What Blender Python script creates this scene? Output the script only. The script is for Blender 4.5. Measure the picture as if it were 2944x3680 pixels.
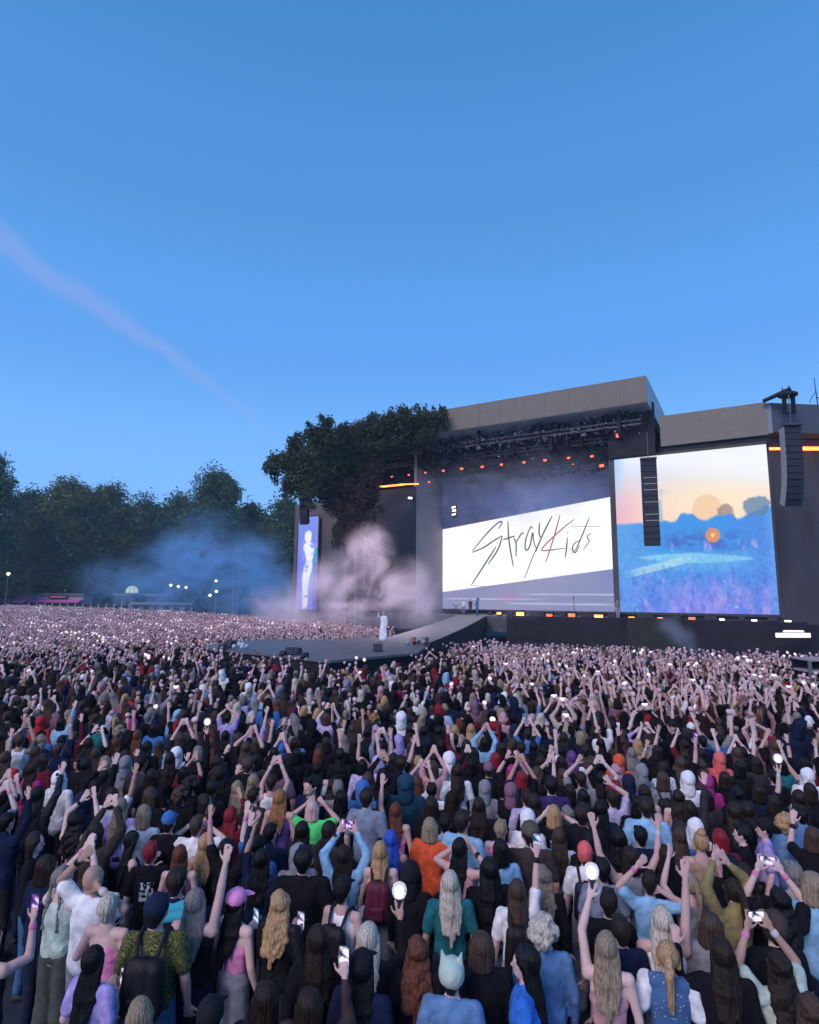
import bpy, math, random
import numpy as np
from mathutils import Vector, Matrix, Euler, noise
random.seed(7); rng = np.random.default_rng(11)
R = math.radians
for o in list(bpy.data.objects): bpy.data.objects.remove(o)
SC = bpy.context.scene
COL = SC.collection

# ---------------------------------------------------------------- camera
PW, PH, FPX = 2944.0, 3680.0, 2150.0
PITCH, ROLL, CAMH = 8.2, 0.5, 4.3
cam_d = bpy.data.cameras.new('camera'); cam = bpy.data.objects.new('camera', cam_d); COL.objects.link(cam)
cam_d.sensor_fit = 'VERTICAL'; cam_d.sensor_height = 36; cam_d.lens = FPX / PH * 36
cam_d.clip_start = 0.1; cam_d.clip_end = 5000
CM = Matrix.Rotation(R(90 + PITCH), 3, 'X') @ Matrix.Rotation(R(ROLL), 3, 'Z')
cam.matrix_world = Matrix.Translation((0, 0, CAMH)) @ CM.to_4x4()
SC.camera = cam
CAM = Vector((0, 0, CAMH))
def ray(px, py): return (CM @ Vector(((px - PW / 2) / FPX, -(py - PH / 2) / FPX, -1))).normalized()
def hit(px, py, p0, n):
    d = ray(px, py); n = Vector(n); return CAM + d * ((Vector(p0) - CAM).dot(n) / d.dot(n))
def hit_z(px, py, z): return hit(px, py, (0, 0, z), (0, 0, 1))
def at(px, py, Y): return hit(px, py, (0, Y, 0), (0, 1, 0))
CMI = CM.inverted()
def project(p):
    q = CMI @ (Vector(p) - CAM)
    return (PW / 2 + FPX * q.x / -q.z, PH / 2 - FPX * q.y / -q.z)

# ---------------------------------------------------------------- world, sun, exposure
SC.view_settings.view_transform = 'Standard'; SC.view_settings.look = 'None'
SC.view_settings.gamma = 1; SC.view_settings.exposure = 0.0
SC.render.engine = 'CYCLES'
SC.cycles.use_denoising = True
SC.cycles.max_bounces = 8; SC.cycles.volume_bounces = 4; SC.cycles.transparent_max_bounces = 12
SC.cycles.volume_step_rate = 1.0; SC.cycles.volume_max_steps = 128
W = bpy.data.worlds.new("World"); SC.world = W; W.use_nodes = True
SUN_EL, SUN_AZ = 14.0, 215.0
def build_world():
    nt = W.node_tree; N = nt.nodes; L = nt.links; N.clear()
    out = N.new('ShaderNodeOutputWorld'); bg = N.new('ShaderNodeBackground')
    sky = N.new('ShaderNodeTexSky'); sky.sky_type = 'NISHITA'; sky.sun_disc = False
    sky.sun_elevation = R(SUN_EL); sky.sun_rotation = R(SUN_AZ)
    sky.air_density = 1.0; sky.dust_density = 0.3; sky.ozone_density = 3.0
    hs = N.new('ShaderNodeMix'); hs.data_type = 'RGBA'; hs.blend_type = 'MULTIPLY'; hs.inputs[0].default_value = 1
    hs.inputs[7].default_value = (*SKY_TINT, 1)
    L.new(sky.outputs[0], hs.inputs[6])
    # clear dusk air: the physical sky blended with a deep blue dusk gradient by elevation
    sx = N.new('ShaderNodeSeparateXYZ'); g0 = N.new('ShaderNodeTexCoord'); L.new(g0.outputs['Generated'], sx.inputs[0])
    rp = N.new('ShaderNodeValToRGB'); rp.color_ramp.interpolation = 'EASE'
    E = rp.color_ramp.elements; E[0].position = 0.0; E[0].color = (.40, .70, 1.24, 1); E[1].position = 1.0; E[1].color = (.035, .18, .48, 1)
    for ps, c in ((.18, (.22, .53, 1.12)), (.40, (.120, .39, .93)), (.60, (.085, .315, .76)), (.76, (.062, .262, .66))): e = E.new(ps); e.color = (*c, 1)
    L.new(sx.outputs['Z'], rp.inputs[0])
    sc_ = N.new('ShaderNodeVectorMath'); sc_.operation = 'SCALE'; L.new(rp.outputs[0], sc_.inputs[0]); sc_.inputs['Scale'].default_value = 1 / SKY_S
    dm = N.new('ShaderNodeMix'); dm.data_type = 'RGBA'; dm.inputs[0].default_value = .93; L.new(hs.outputs[2], dm.inputs[6]); L.new(sc_.outputs[0], dm.inputs[7]); hs = dm
    # faint pink vapour streak: a band along a great circle of the sky
    a = ray(-150, 780); b = ray(1080, 1640); m = a.cross(b).normalized(); t = m.cross(a).normalized()
    geo = N.new('ShaderNodeTexCoord'); nz = N.new('ShaderNodeTexNoise'); nz.inputs['Scale'].default_value = 9; nz.inputs['Detail'].default_value = 5
    L.new(geo.outputs['Generated'], nz.inputs['Vector'])
    def dot(v):
        d = N.new('ShaderNodeVectorMath'); d.operation = 'DOT_PRODUCT'; L.new(geo.outputs['Generated'], d.inputs[0]); d.inputs[1].default_value = v; return d.outputs['Value']
    def mt(op, x, y=None, z=None):
        n = N.new('ShaderNodeMath'); n.operation = op
        for i, v in enumerate((x, y, z)):
            if v is None: continue
            if isinstance(v, (int, float)): n.inputs[i].default_value = v
            else: L.new(v, n.inputs[i])
        return n.outputs[0]
    al = mt('ARCTAN2', dot(t), dot(a)); tot = a.angle(b)
    u = mt('DIVIDE', al, tot)
    wob = mt('MULTIPLY', mt('SUBTRACT', nz.outputs['Fac'], 0.5), 0.045)
    bow = mt('MULTIPLY', mt('MULTIPLY', u, mt('SUBTRACT', 1.0, u)), 0.055)
    d = mt('ABSOLUTE', mt('ADD', mt('ADD', dot(m), wob), bow))
    wd = mt('ADD', 0.007, mt('MULTIPLY', mt('SUBTRACT', 1.0, u), 0.024))
    k = mt('MAXIMUM', mt('SUBTRACT', 1.0, mt('DIVIDE', d, wd)), 0.0)
    k = mt('MULTIPLY', mt('MULTIPLY', k, k), mt('SUBTRACT', 3.0, mt('MULTIPLY', k, 2.0)))
    e0 = N.new('ShaderNodeMapRange'); L.new(u, e0.inputs[0]); e0.inputs[1].default_value = 1.0; e0.inputs[2].default_value = 0.55; e0.inputs[3].default_value = 0; e0.inputs[4].default_value = 1
    e1 = N.new('ShaderNodeMapRange'); L.new(u, e1.inputs[0]); e1.inputs[1].default_value = -0.25; e1.inputs[2].default_value = 0.1; e1.inputs[3].default_value = 0; e1.inputs[4].default_value = 1
    k = mt('MULTIPLY', mt('MULTIPLY', k, e0.outputs[0]), mt('MULTIPLY', e1.outputs[0], 0.34))
    mx = N.new('ShaderNodeMix'); mx.data_type = 'RGBA'; L.new(k, mx.inputs[0]); L.new(hs.outputs[2], mx.inputs[6])
    mx.inputs[7].default_value = (STREAK[0], STREAK[1], STREAK[2], 1)
    L.new(mx.outputs[2], bg.inputs['Color']); bg.inputs['Strength'].default_value = SKY_S
    L.new(bg.outputs[0], out.inputs['Surface'])
SKY_TINT = (1, 1, 1); SKY_S = 0.15; STREAK = (2.5, 2.85, 5.3)
build_world()
sd = bpy.data.lights.new('sun', 'SUN'); sd.energy = 2.3; sd.angle = R(32); sd.color = (1.0, 0.80, 0.76)
sun = bpy.data.objects.new('sun', sd); COL.objects.link(sun)
# Nishita rotation: azimuth measured clockwise from +Y
_az = R(SUN_AZ); _el = R(38)
sdir = Vector((math.sin(_az) * math.cos(_el), math.cos(_az) * math.cos(_el), math.sin(_el)))
sun.rotation_euler = sdir.to_track_quat('Z', 'Y').to_euler()

# ---------------------------------------------------------------- helpers
def srgb(r, g, b):
    f = lambda c: (c / 12.92 if c <= .04045 else ((c + .055) / 1.055) ** 2.4)
    return (f(r / 255), f(g / 255), f(b / 255))
MATS = {}
def mat(name, base=(.5, .5, .5), rough=.8, emit=None, es=0, metal=0, noise_s=None, noise_a=.25, bump=0, alpha=None, stretch=None, attr=None, trans=0, spec=.25):
    if name in MATS: return MATS[name]
    m = bpy.data.materials.new(name); m.use_nodes = True; nt = m.node_tree; N = nt.nodes; L = nt.links
    p = N['Principled BSDF']; p.inputs['Base Color'].default_value = (*base, 1); p.inputs['Roughness'].default_value = rough
    p.inputs['Metallic'].default_value = metal; p.inputs['Specular IOR Level'].default_value = spec
    if trans: p.inputs['Transmission Weight'].default_value = trans
    if emit: p.inputs['Emission Color'].default_value = (*emit, 1); p.inputs['Emission Strength'].default_value = es
    if attr:
        a = N.new('ShaderNodeAttribute'); a.attribute_name = attr
        if emit is None: L.new(a.outputs['Color'], p.inputs['Base Color'])
        else: L.new(a.outputs['Color'], p.inputs['Emission Color'])
    if noise_s:
        tc = N.new('ShaderNodeTexCoord'); mp = N.new('ShaderNodeMapping'); nz = N.new('ShaderNodeTexNoise')
        nz.inputs['Scale'].default_value = noise_s; nz.inputs['Detail'].default_value = 6
        if stretch: mp.inputs['Scale'].default_value = stretch
        L.new(tc.outputs['Object'], mp.inputs[0]); L.new(mp.outputs[0], nz.inputs['Vector'])
        r = N.new('ShaderNodeValToRGB'); r.color_ramp.elements[0].position = .3; r.color_ramp.elements[1].position = .7
        r.color_ramp.elements[0].color = (1 - noise_a,) * 3 + (1,); r.color_ramp.elements[1].color = (1 + noise_a,) * 3 + (1,)
        mx = N.new('ShaderNodeMix'); mx.data_type = 'RGBA'; mx.blend_type = 'MULTIPLY'; mx.inputs[0].default_value = 1
        mx.clamp_result = False
        L.new(nz.outputs['Fac'], r.inputs[0]); L.new(r.outputs[0], mx.inputs[7])
        if attr and emit is None: L.new(a.outputs['Color'], mx.inputs[6])
        else: mx.inputs[6].default_value = (*base, 1)
        L.new(mx.outputs[2], p.inputs['Base Color'])
        if bump:
            b = N.new('ShaderNodeBump'); b.inputs['Strength'].default_value = bump; b.inputs['Distance'].default_value = .02
            L.new(nz.outputs['Fac'], b.inputs['Height']); L.new(b.outputs[0], p.inputs['Normal'])
    MATS[name] = m; return m

def mesh_np(name, verts, faces, smooth=False, mi=None):
    """verts (n,3); faces (m,k) of equal size, or list of lists"""
    me = bpy.data.meshes.new(name)
    verts = np.asarray(verts, dtype=np.float32)
    if isinstance(faces, np.ndarray):
        k = faces.shape[1]; m = len(faces)
        me.vertices.add(len(verts)); me.vertices.foreach_set('co', verts.ravel())
        me.loops.add(m * k); me.loops.foreach_set('vertex_index', faces.astype(np.int32).ravel())
        me.polygons.add(m); me.polygons.foreach_set('loop_start', np.arange(0, m * k, k, dtype=np.int32))
        me.update(calc_edges=True)
    else:
        me.from_pydata(verts.tolist(), [], [list(f) for f in faces]); me.update()
    if smooth: me.polygons.foreach_set('use_smooth', np.ones(len(me.polygons), dtype=bool))
    return me
def ob(name, me, m=None, parent=None, **tags):
    o = bpy.data.objects.new(name, me); COL.objects.link(o)
    if m is not None and me is not None:
        if len(me.materials) == 0: me.materials.append(m)
        elif me.materials[0] != m: o.material_slots[0].link = 'OBJECT'; o.material_slots[0].material = m
    if parent is not None: o.parent = parent
    for k, v in tags.items(): o[{'cat': 'category'}.get(k, k)] = v
    return o
def empty(name, loc=(0, 0, 0), rz=0, **tags):
    o = ob(name, None, None, None, **tags); o.location = loc; o.rotation_euler = (0, 0, rz); o.empty_display_size = .2; return o

class MB:
    def __init__(s): s.v = []; s.f = []
    def add(s, vs, fs):
        b = len(s.v); s.v += [tuple(v) for v in vs]; s.f += [[i + b for i in f] for f in fs]; return s
    def box(s, c, d, M=None):
        c = Vector(c); vs = []
        for z in (-.5, .5):
            for x, y in ((-.5, -.5), (.5, -.5), (.5, .5), (-.5, .5)):
                p = Vector((x * d[0], y * d[1], z * d[2]))
                if M is not None: p = M @ p
                vs.append(c + p)
        return s.add(vs, [(3, 2, 1, 0), (4, 5, 6, 7), (0, 1, 5, 4), (1, 2, 6, 5), (2, 3, 7, 6), (3, 0, 4, 7)])
    def prism(s, pts, off):
        off = Vector(off); n = len(pts); a = [Vector(p) for p in pts]
        return s.add(a + [p + off for p in a], [list(range(n))[::-1], list(range(n, 2 * n))] + [(i, (i + 1) % n, (i + 1) % n + n, i + n) for i in range(n)])
    def tube(s, pts, rad, n=8):
        pts = [Vector(p) for p in pts]; rad = rad if isinstance(rad, (list, tuple)) else [rad] * len(pts); b = len(s.v); prev = None
        for i, p in enumerate(pts):
            t = (pts[min(i + 1, len(pts) - 1)] - pts[max(i - 1, 0)]).normalized()
            u = (prev - t * prev.dot(t)) if prev is not None else t.orthogonal()
            u.normalize(); prev = u; w = t.cross(u)
            for k in range(n):
                a = 2 * math.pi * k / n; s.v.append(tuple(p + (u * math.cos(a) + w * math.sin(a)) * rad[i]))
        for i in range(len(pts) - 1):
            for k in range(n): s.f.append([b + i * n + k, b + i * n + (k + 1) % n, b + (i + 1) * n + (k + 1) % n, b + (i + 1) * n + k])
        s.f.append([b + k for k in range(n)][::-1]); s.f.append([b + (len(pts) - 1) * n + k for k in range(n)]); return s
    def lathe(s, prof, c=(0, 0, 0), n=16):
        b = len(s.v); c = Vector(c)
        for r, z in prof:
            for k in range(n): a = 2 * math.pi * k / n; s.v.append((c.x + r * math.cos(a), c.y + r * math.sin(a), c.z + z))
        for i in range(len(prof) - 1):
            for k in range(n): s.f.append([b + i * n + k, b + i * n + (k + 1) % n, b + (i + 1) * n + (k + 1) % n, b + (i + 1) * n + k])
        s.f.append([b + k for k in range(n)][::-1]); s.f.append([b + (len(prof) - 1) * n + k for k in range(n)]); return s
    def build(s, name, m=None, parent=None, smooth=False, **tags):
        return ob(name, mesh_np(name, s.v, s.f, smooth), m, parent, **tags)

def vnoise(x, y, seed=0, per=64):
    g = np.random.default_rng(seed).random((per, per)); xi = np.floor(x).astype(int); yi = np.floor(y).astype(int)
    fx = x - xi; fy = y - yi; fx = fx * fx * (3 - 2 * fx); fy = fy * fy * (3 - 2 * fy); G = lambda a, b: g[a % per, b % per]
    return (G(xi, yi) * (1 - fx) + G(xi + 1, yi) * fx) * (1 - fy) + (G(xi, yi + 1) * (1 - fx) + G(xi + 1, yi + 1) * fx) * fy
def fbm(x, y, seed=0, o=4):
    return sum(vnoise(x * 2 ** i, y * 2 ** i, seed + i) * .5 ** (i + 1) for i in range(o)) / (1 - .5 ** o)

# ================================================================ setting
def ground():
    s = 1500; me = mesh_np('ground', [(-s, -60, 0), (s, -60, 0), (s, 2500, 0), (-s, 2500, 0)], [[0, 1, 2, 3]])
    ob('ground', me, mat('asphalt', (.022, .032, .045), .85, noise_s=2.2, noise_a=.3, bump=.4), kind='structure')
    x0 = -60.0
    me = mesh_np('lawn', [(-300, 118, .004), (300, 118, .004), (300, 700, .004), (-300, 700, .004)], [[0, 1, 2, 3]])
    ob('lawn', me, mat('lawn_green', (.03, .05, .02), .95, noise_s=.4, noise_a=.4), kind='structure')
ground()

# ---------------------------------------------------------------- trees
def leaf_cloud(lobes, n, size, seed, hang=0.0, shell=.55):
    g = np.random.default_rng(seed)
    w = np.array([l[3] * l[4] * l[5] for l in lobes]) ** .8; w /= w.sum()
    idx = g.choice(len(lobes), n, p=w); Lb = np.array([l[:6] for l in lobes])[idx]
    d = g.normal(size=(n, 3)); d /= np.linalg.norm(d, axis=1)[:, None]
    rr = (shell + (1 - shell) * g.random(n)) * (1 + .06 * g.normal(size=n))
    # carve clumps so that gaps show through
    ph = fbm(d[:, 0] * 3 + idx * 1.7 + 40, d[:, 2] * 3 + d[:, 1] * 2 + 40, seed, 3)
    rr *= .84 + .30 * ph
    P = Lb[:, :3] + d * Lb[:, 3:6] * rr[:, None]
    P[:, 2] -= hang * g.random(n)
    nv = d + .9 * g.normal(size=(n, 3)); nv /= np.linalg.norm(nv, axis=1)[:, None]
    u = np.cross(nv, g.normal(size=(n, 3))); u /= np.linalg.norm(u, axis=1)[:, None]; v = np.cross(nv, u)
    s = size * (.6 + .8 * g.random(n))[:, None]
    V = np.stack([P - u * s, P - v * s * .55, P + u * s, P + v * s * .55], 1).reshape(-1, 3)
    F = np.arange(4 * n).reshape(n, 4)
    return V, F
def tree_crown(name, lobes, n, size, seed, m, parent, hang=0, shell=.55):
    V, F = leaf_cloud(lobes, n, size, seed, hang, shell); return ob(name, mesh_np(name, V, F), m, parent)
LEAF = [mat('foliage_dark_green', (.055, .098, .036), .8, noise_s=.35, noise_a=.5, spec=.1),
        mat('foliage_green', (.100, .130, .042), .8, noise_s=.35, noise_a=.5, spec=.1),
        mat('foliage_blue_green', (.058, .108, .050), .8, noise_s=.35, noise_a=.5, spec=.1)]
BARK = mat('bark', (.045, .036, .03), .9, noise_s=3, noise_a=.4, bump=.6, stretch=(1, 1, .2))
def far_tree(px, ptop, wpx, Y, label, seed, mi=0, n=9000, xs=1.0):
    g = random.Random(seed); base = at(px, ptop, Y); H = base.z; X = base.x; hw = wpx / 2 / FPX * Y
    root = empty('broadleaf_tree', (X, Y, 0), label=label, cat='tree', group='trees beyond the park crowd')
    lobes = [(0, 0, H * .46, hw * 1.0, hw * .7, H * .40), (0, 0, H * .72, hw * .66, hw * .5, H * .29), (0, -1, H * .20, hw * 1.05, hw * .7, H * .20)]
    for i in range(15):
        a = g.uniform(0, 6.28); r = g.uniform(.45, .85) * hw; z = g.uniform(.12, .82) * H
        k = g.uniform(.22, .40) * hw * (1.15 - z / H * .5); lobes.append((r * math.cos(a) * (1.1 - .5 * z / H), r * .7 * math.sin(a), z, k, k * .9, k * .8))
    for i in range(5):
        a = g.uniform(-1, 1) * hw * .45; k = g.uniform(.26, .38) * hw; lobes.append((a, g.uniform(-2, 2), H * (1 - .02 - .26 * abs(a) / hw) - k * 1.0, k * 1.1, k, k))
    tree_crown('crown', lobes, int(n * 3.2), .30 * Y / 150 * 1.1, seed, LEAF[mi], root, 0, .45)
    b = MB(); b.tube([(0, 0, 0), (.2, 0, H * .25), (0, .2, H * .6), (.3, 0, H * .85)], [.75, .6, .35, .1], 8)
    for i in range(6):
        a = g.uniform(0, 6.28); z = g.uniform(.3, .6) * H; b.tube([(0, 0, z), (math.cos(a) * hw * .3, math.sin(a) * hw * .3, z + 2.5), (math.cos(a) * hw * .6, math.sin(a) * hw * .5, z + 6)], [.3, .18, .05], 6)
    b.build('trunk', BARK, root, True)
for a in [(-40, 1600, 330, 128, 'tall dark tree rising out of the picture edge beside the pink kiosks', 1, 0, 14000),
          (120, 1745, 260, 150, 'round lower tree beside the tall edge tree above the pink kiosk', 2, 2),
          (255, 1702, 330, 148, 'broad yellowish green tree, highest of its clump, above the black fence', 3, 1, 12000),
          (400, 1725, 260, 155, 'sloping tree between the broad yellowish tree and the lamp dome', 4, 1),
          (520, 1768, 240, 172, 'lower tree in the dip of the treeline behind the lamp dome', 5, 2),
          (640, 1765, 220, 170, 'small crowned tree just before the tallest park tree', 6, 2),
          (775, 1668, 300, 150, 'tallest park tree with domed crown above the blue smoke', 7, 0, 13000),
          (905, 1800, 220, 160, 'tree with falling outline between the domed tree and the narrow side screen', 8, 2),
          (1020, 1772, 240, 150, 'dark tree behind the narrow side screen', 9, 0),
          (1160, 1790, 220, 150, 'dark tree behind the stage-side tree trunk', 10, 2)]: far_tree(*a)

def near_tree():
    Y = 60.0
    root = empty('stage_side_tree', (at(1110, 2200, Y).x, Y, 0), label='big dark tree whose crown overhangs the narrow side screen', cat='tree')
    base = Vector(root.location)
    def L(px, py, rpx, rpz, dy=0, ry=None):
        p = at(px, py, Y + dy) - base; k = (Y + dy) / FPX; return (p.x, p.y, p.z, rpx * k, (ry or rpx) * k, rpz * k)
    lobes = [L(1120, 1650, 95, 95), L(1185, 1590, 75, 60), L(1050, 1660, 60, 70), L(1010, 1650, 40, 38), L(1100, 1740, 85, 60), L(1165, 1690, 85, 85, 1),
             L(1150, 1560, 62, 48), L(1170, 1525, 26, 22), L(1040, 1730, 40, 32), L(985, 1690, 26, 26), L(1060, 1590, 40, 36), L(1220, 1640, 60, 60, 1), L(1075, 1560, 24, 20)]
    gg = random.Random(8)
    def ragged(pts, n, r0, r1, dy=0):
        out = []
        for _ in range(n):
            x, y, rx, rz = gg.choice(pts); a = gg.uniform(0, 6.28); q = gg.uniform(.75, 1.15); k = gg.uniform(r0, r1); out.append(L(x + rx * q * math.cos(a), y - rz * q * math.sin(a), k, k * gg.uniform(.6, 1), dy + gg.uniform(-2, 2)))
        return out
    NL = mat('foliage_near', (.050, .066, .036), .8, noise_s=.35, noise_a=.5, spec=.1)
    lobes += ragged([(1120, 1650, 95, 100), (1185, 1590, 75, 60), (1010, 1670, 45, 50), (1100, 1745, 85, 60), (1165, 1545, 62, 45)], 60, 9, 26)
    tree_crown('crown', lobes, 24000, .15, 31, NL, root, .5, .35)
    b = MB(); P = lambda x, y, dy=0: at(x, y, Y + dy) - base
    g = P(1262, 1990, 2); g.z = 0
    b.tube([g, P(1262, 1990, 2), P(1250, 1900, 2), P(1215, 1800, 1), P(1150, 1740), P(1130, 1640), P(1150, 1570)], [.36, .34, .32, .30, .26, .18, .08], 10)
    for q in [((1160, 1745), (1060, 1720), (1010, 1660)), ((1185, 1770), (1190, 1700), (1200, 1640)), ((1135, 1690), (1080, 1640), (1060, 1600)), ((1120, 1680), (1160, 1620), (1170, 1560))]:
        b.tube([P(*x) for x in q], [.22, .14, .05], 6)
    b.build('trunk', BARK, root, True)
    Y2 = 63.0
    root = empty('roof_edge_tree', (at(1300, 2200, Y2).x, Y2, 0), label='spreading tree covering the stage roof edge, reddish lower boughs, pale bare trunk', cat='tree')
    base = Vector(root.location); Y = Y2
    lobes = [L(1290, 1570, 85, 55), L(1370, 1545, 85, 50), L(1450, 1520, 85, 42), L(1530, 1505, 65, 42), L(1585, 1490, 30, 30), L(1330, 1500, 26, 22), L(1345, 1488, 30, 18),
             L(1445, 1472, 34, 22), L(1500, 1462, 24, 14), L(1590, 1462, 20, 12), L(1255, 1620, 70, 60), L(1340, 1610, 80, 46), L(1430, 1590, 80, 36), L(1520, 1560, 60, 30), L(1280, 1690, 60, 50), L(1405, 1490, 40, 20), L(1300, 1528, 50, 30), L(1240, 1540, 40, 26)]
    lobes += ragged([(1370, 1540, 90, 50), (1450, 1510, 85, 45), (1545, 1495, 70, 36), (1290, 1570, 85, 60), (1400, 1590, 120, 40), (1260, 1640, 70, 60)], 60, 8, 22)
    tree_crown('crown', lobes, 27000, .15, 32, NL, root, .7, .35)
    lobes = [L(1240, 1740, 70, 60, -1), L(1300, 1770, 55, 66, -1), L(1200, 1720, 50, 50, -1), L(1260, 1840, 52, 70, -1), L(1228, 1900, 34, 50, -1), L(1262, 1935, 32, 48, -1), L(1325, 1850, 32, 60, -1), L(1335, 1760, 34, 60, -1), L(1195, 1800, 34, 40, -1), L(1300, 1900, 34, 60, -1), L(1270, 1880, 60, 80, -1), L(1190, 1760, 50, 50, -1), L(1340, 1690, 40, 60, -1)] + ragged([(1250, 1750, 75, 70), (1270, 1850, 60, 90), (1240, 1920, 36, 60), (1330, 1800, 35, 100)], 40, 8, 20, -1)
    tree_crown('drooping_boughs', lobes, 22000, .14, 33, mat('foliage_red_lit', (.050, .030, .028), .8, noise_s=.5, noise_a=.5), root, .8)  # red lamp light on the boughs put into the leaf colour
    b = MB(); g = P(1308, 1990); g.z = 0
    b.tube([g, P(1310, 1985), P(1304, 1900), P(1298, 1800), P(1290, 1700), P(1320, 1600), P(1400, 1540)], [.17, .16, .15, .15, .14, .1, .06], 8)
    for q in [((1296, 1760), (1270, 1700), (1250, 1620)), ((1292, 1690), (1370, 1610), (1450, 1550), (1540, 1510)), ((1296, 1770), (1250, 1800), (1230, 1880)), ((1296, 1780), (1330, 1700), (1340, 1640))]:
        b.tube([P(*x) for x in q], [.14, .1, .06, .03][:len(q)], 6)
    b.build('trunk', mat('pale_bark', (.16, .15, .15), .9, noise_s=3, noise_a=.4, bump=.5), root, True)
near_tree()

# ---------------------------------------------------------------- far park fittings
WHITE = mat('white_paint', (.55, .56, .6), .6, noise_s=2, noise_a=.12)
BLACKP = mat('black_panel', (.012, .014, .02), .5, noise_s=2, noise_a=.3)
def emis(name, c, s): return mat(name, (0, 0, 0), .6, c, s)
def boxpx(x0, x1, y0, y1, Y, depth, name, m, parent, zbase=None, off=(0, 0, 0), bm=None):
    a = at(x0, y1, Y); b = at(x1, y0, Y); z0 = a.z if zbase is None else zbase
    q = bm or MB(); q.box(((a.x + b.x) / 2 - off[0], Y + depth / 2 - off[1], (z0 + b.z) / 2 - off[2]), (abs(b.x - a.x), depth, b.z - z0))
    return q if bm else q.build(name, m, parent)
def kiosk(x0, x1, y0, y1, Y, body, awn, label, sign=None):
    a = at((x0 + x1) / 2, y1, Y); o = (a.x, Y, 0); r = empty('food_kiosk', o, label=label, cat='kiosk', group='food kiosks at the park edge')
    boxpx(x0, x1, y0 + 8, y1, Y, 4, 'cabin', body, r, 0, o)
    boxpx(x0 - 3, x1 + 3, y0, y0 + 7, Y - .3, 4.6, 'roof', mat('kiosk_roof', (.12, .11, .15), .7), r, None, o)
    if awn:
        c = at(x0 + 4, y0 + 20, Y); d = at(x1 - 4, y0 + 20, Y)
        MB().prism([(c.x - o[0], -.05, c.z), (c.x - o[0], -1.6, c.z - .55), (c.x - o[0], -1.6, c.z - .7), (c.x - o[0], -.05, c.z - .2)], (d.x - c.x, 0, 0)).build('awning', awn, r)
    c = at(x0 + 12, y0 + 24, Y); d = at(x1 - 12, y0 + 34, Y)
    MB().box(((c.x + d.x) / 2 - o[0], -.08, (c.z + d.z) / 2), (d.x - c.x, .1, abs(c.z - d.z))).build('serving_hatch', BLACKP, r)
    if sign:
        c = at(sign[0], sign[1], Y); d = at(sign[2], sign[3], Y); s = MB().box(((c.x + d.x) / 2 - o[0], -.35, (c.z + d.z) / 2), (d.x - c.x, .2, abs(c.z - d.z))).build('sign_board', BLACKP, r)
        b = MB(); y = (c.z + d.z) / 2; w = (d.x - c.x)
        for i in range(9): b.box(((c.x - o[0]) + w * (.08 + .095 * i + .04), -.47, y), (w * .06, .04, .22))
        b.build('sign_lettering', emis('magenta_sign_light', (.8, .15, .4), .9), s)
PINK = mat('pink_panel', (.42, .10, .22), .7, noise_s=1, noise_a=.2)
kiosk(-60, 104, 2133, 2172, 131, PINK, mat('pink_awning', (.55, .2, .38), .7), 'pink kiosk with grey roof next to the tall edge tree')
kiosk(122, 300, 2133, 2172, 133, mat('grey_cabin', (.28, .28, .34), .7), mat('magenta_awning', (.5, .12, .33), .7), 'grey kiosk with dark lettered sign board behind the black fence', (180, 2138, 244, 2152))
def shed(x0, x1, y0, y1, Y, label, m):
    a = at((x0 + x1) / 2, y1, Y); o = (a.x, Y, 0); r = empty('park_pavilion', o, label=label, cat='pavilion'); boxpx(x0, x1, y0 + 7, y1, Y, 6, 'walls', m, r, 0, o)
    boxpx(x0 - 4, x1 + 4, y0, y0 + 7, Y - .5, 7, 'roof', mat('pavilion_roof', (.2, .22, .27), .7), r, None, o)
    for i in range(6):
        c = at(x0 + (x1 - x0) * (i + .5) / 6, (y0 + y1) / 2 + 4, Y); MB().box((c.x - o[0], -.06, c.z), (1.1, .1, 1.2)).build('window', BLACKP, r)
shed(410, 600, 2134, 2180, 140, 'long low grey pavilion beneath the glowing lamp dome', mat('pavilion_wall', (.14, .16, .2), .8))
shed(470, 690, 2166, 2196, 128, 'pale low shed roof beyond the end of the black fence', mat('shed_wall', (.22, .25, .31), .8))
def dome():
    Y = 138; c = at(474, 2131, Y); r = empty('lamp_dome', (c.x, Y, c.z), label='glowing white domed lamp shelter on the pavilion roof', cat='lamp dome')
    MB().lathe([(1.35, 0), (1.35, .5), (1.2, 1.0), (.85, 1.35), (.4, 1.55), (.05, 1.62)], n=18).build('glowing_dome', emis('dome_light', (.75, .85, .6), 1.4), r, True)
    b = MB(); b.lathe([(1.6, -.25), (1.6, 0), (1.36, .02)], n=18)
    for k in range(8): a = k * math.pi / 4; b.tube([(1.4 * math.cos(a), 1.4 * math.sin(a), 0), (1.25 * math.cos(a), 1.25 * math.sin(a), 1.0), (.45 * math.cos(a), .45 * math.sin(a), 1.58)], .05, 5)
    b.build('dome_frame', mat('grey_steel', (.2, .21, .24), .5, metal=.5), r)
dome()
def park_lamp(x, y, Y, label):
    c = at(x, y, Y); r = empty('park_lamp', (c.x, Y, 0), label=label, cat='lamp', group='small park lamps in the blue smoke')
    MB().tube([(0, 0, 0), (0, 0, c.z - .2)], [.09, .05], 6).build('pole', mat('grey_steel', (.2, .21, .24), .5, metal=.5), r)
    MB().lathe([(.05, -.22), (.24, -.1), (.3, .05), (.2, .22), (.05, .28)], (0, 0, c.z), 10).build('lantern', emis('warm_lamp', (1, .9, .65), 5), r, True)
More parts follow.
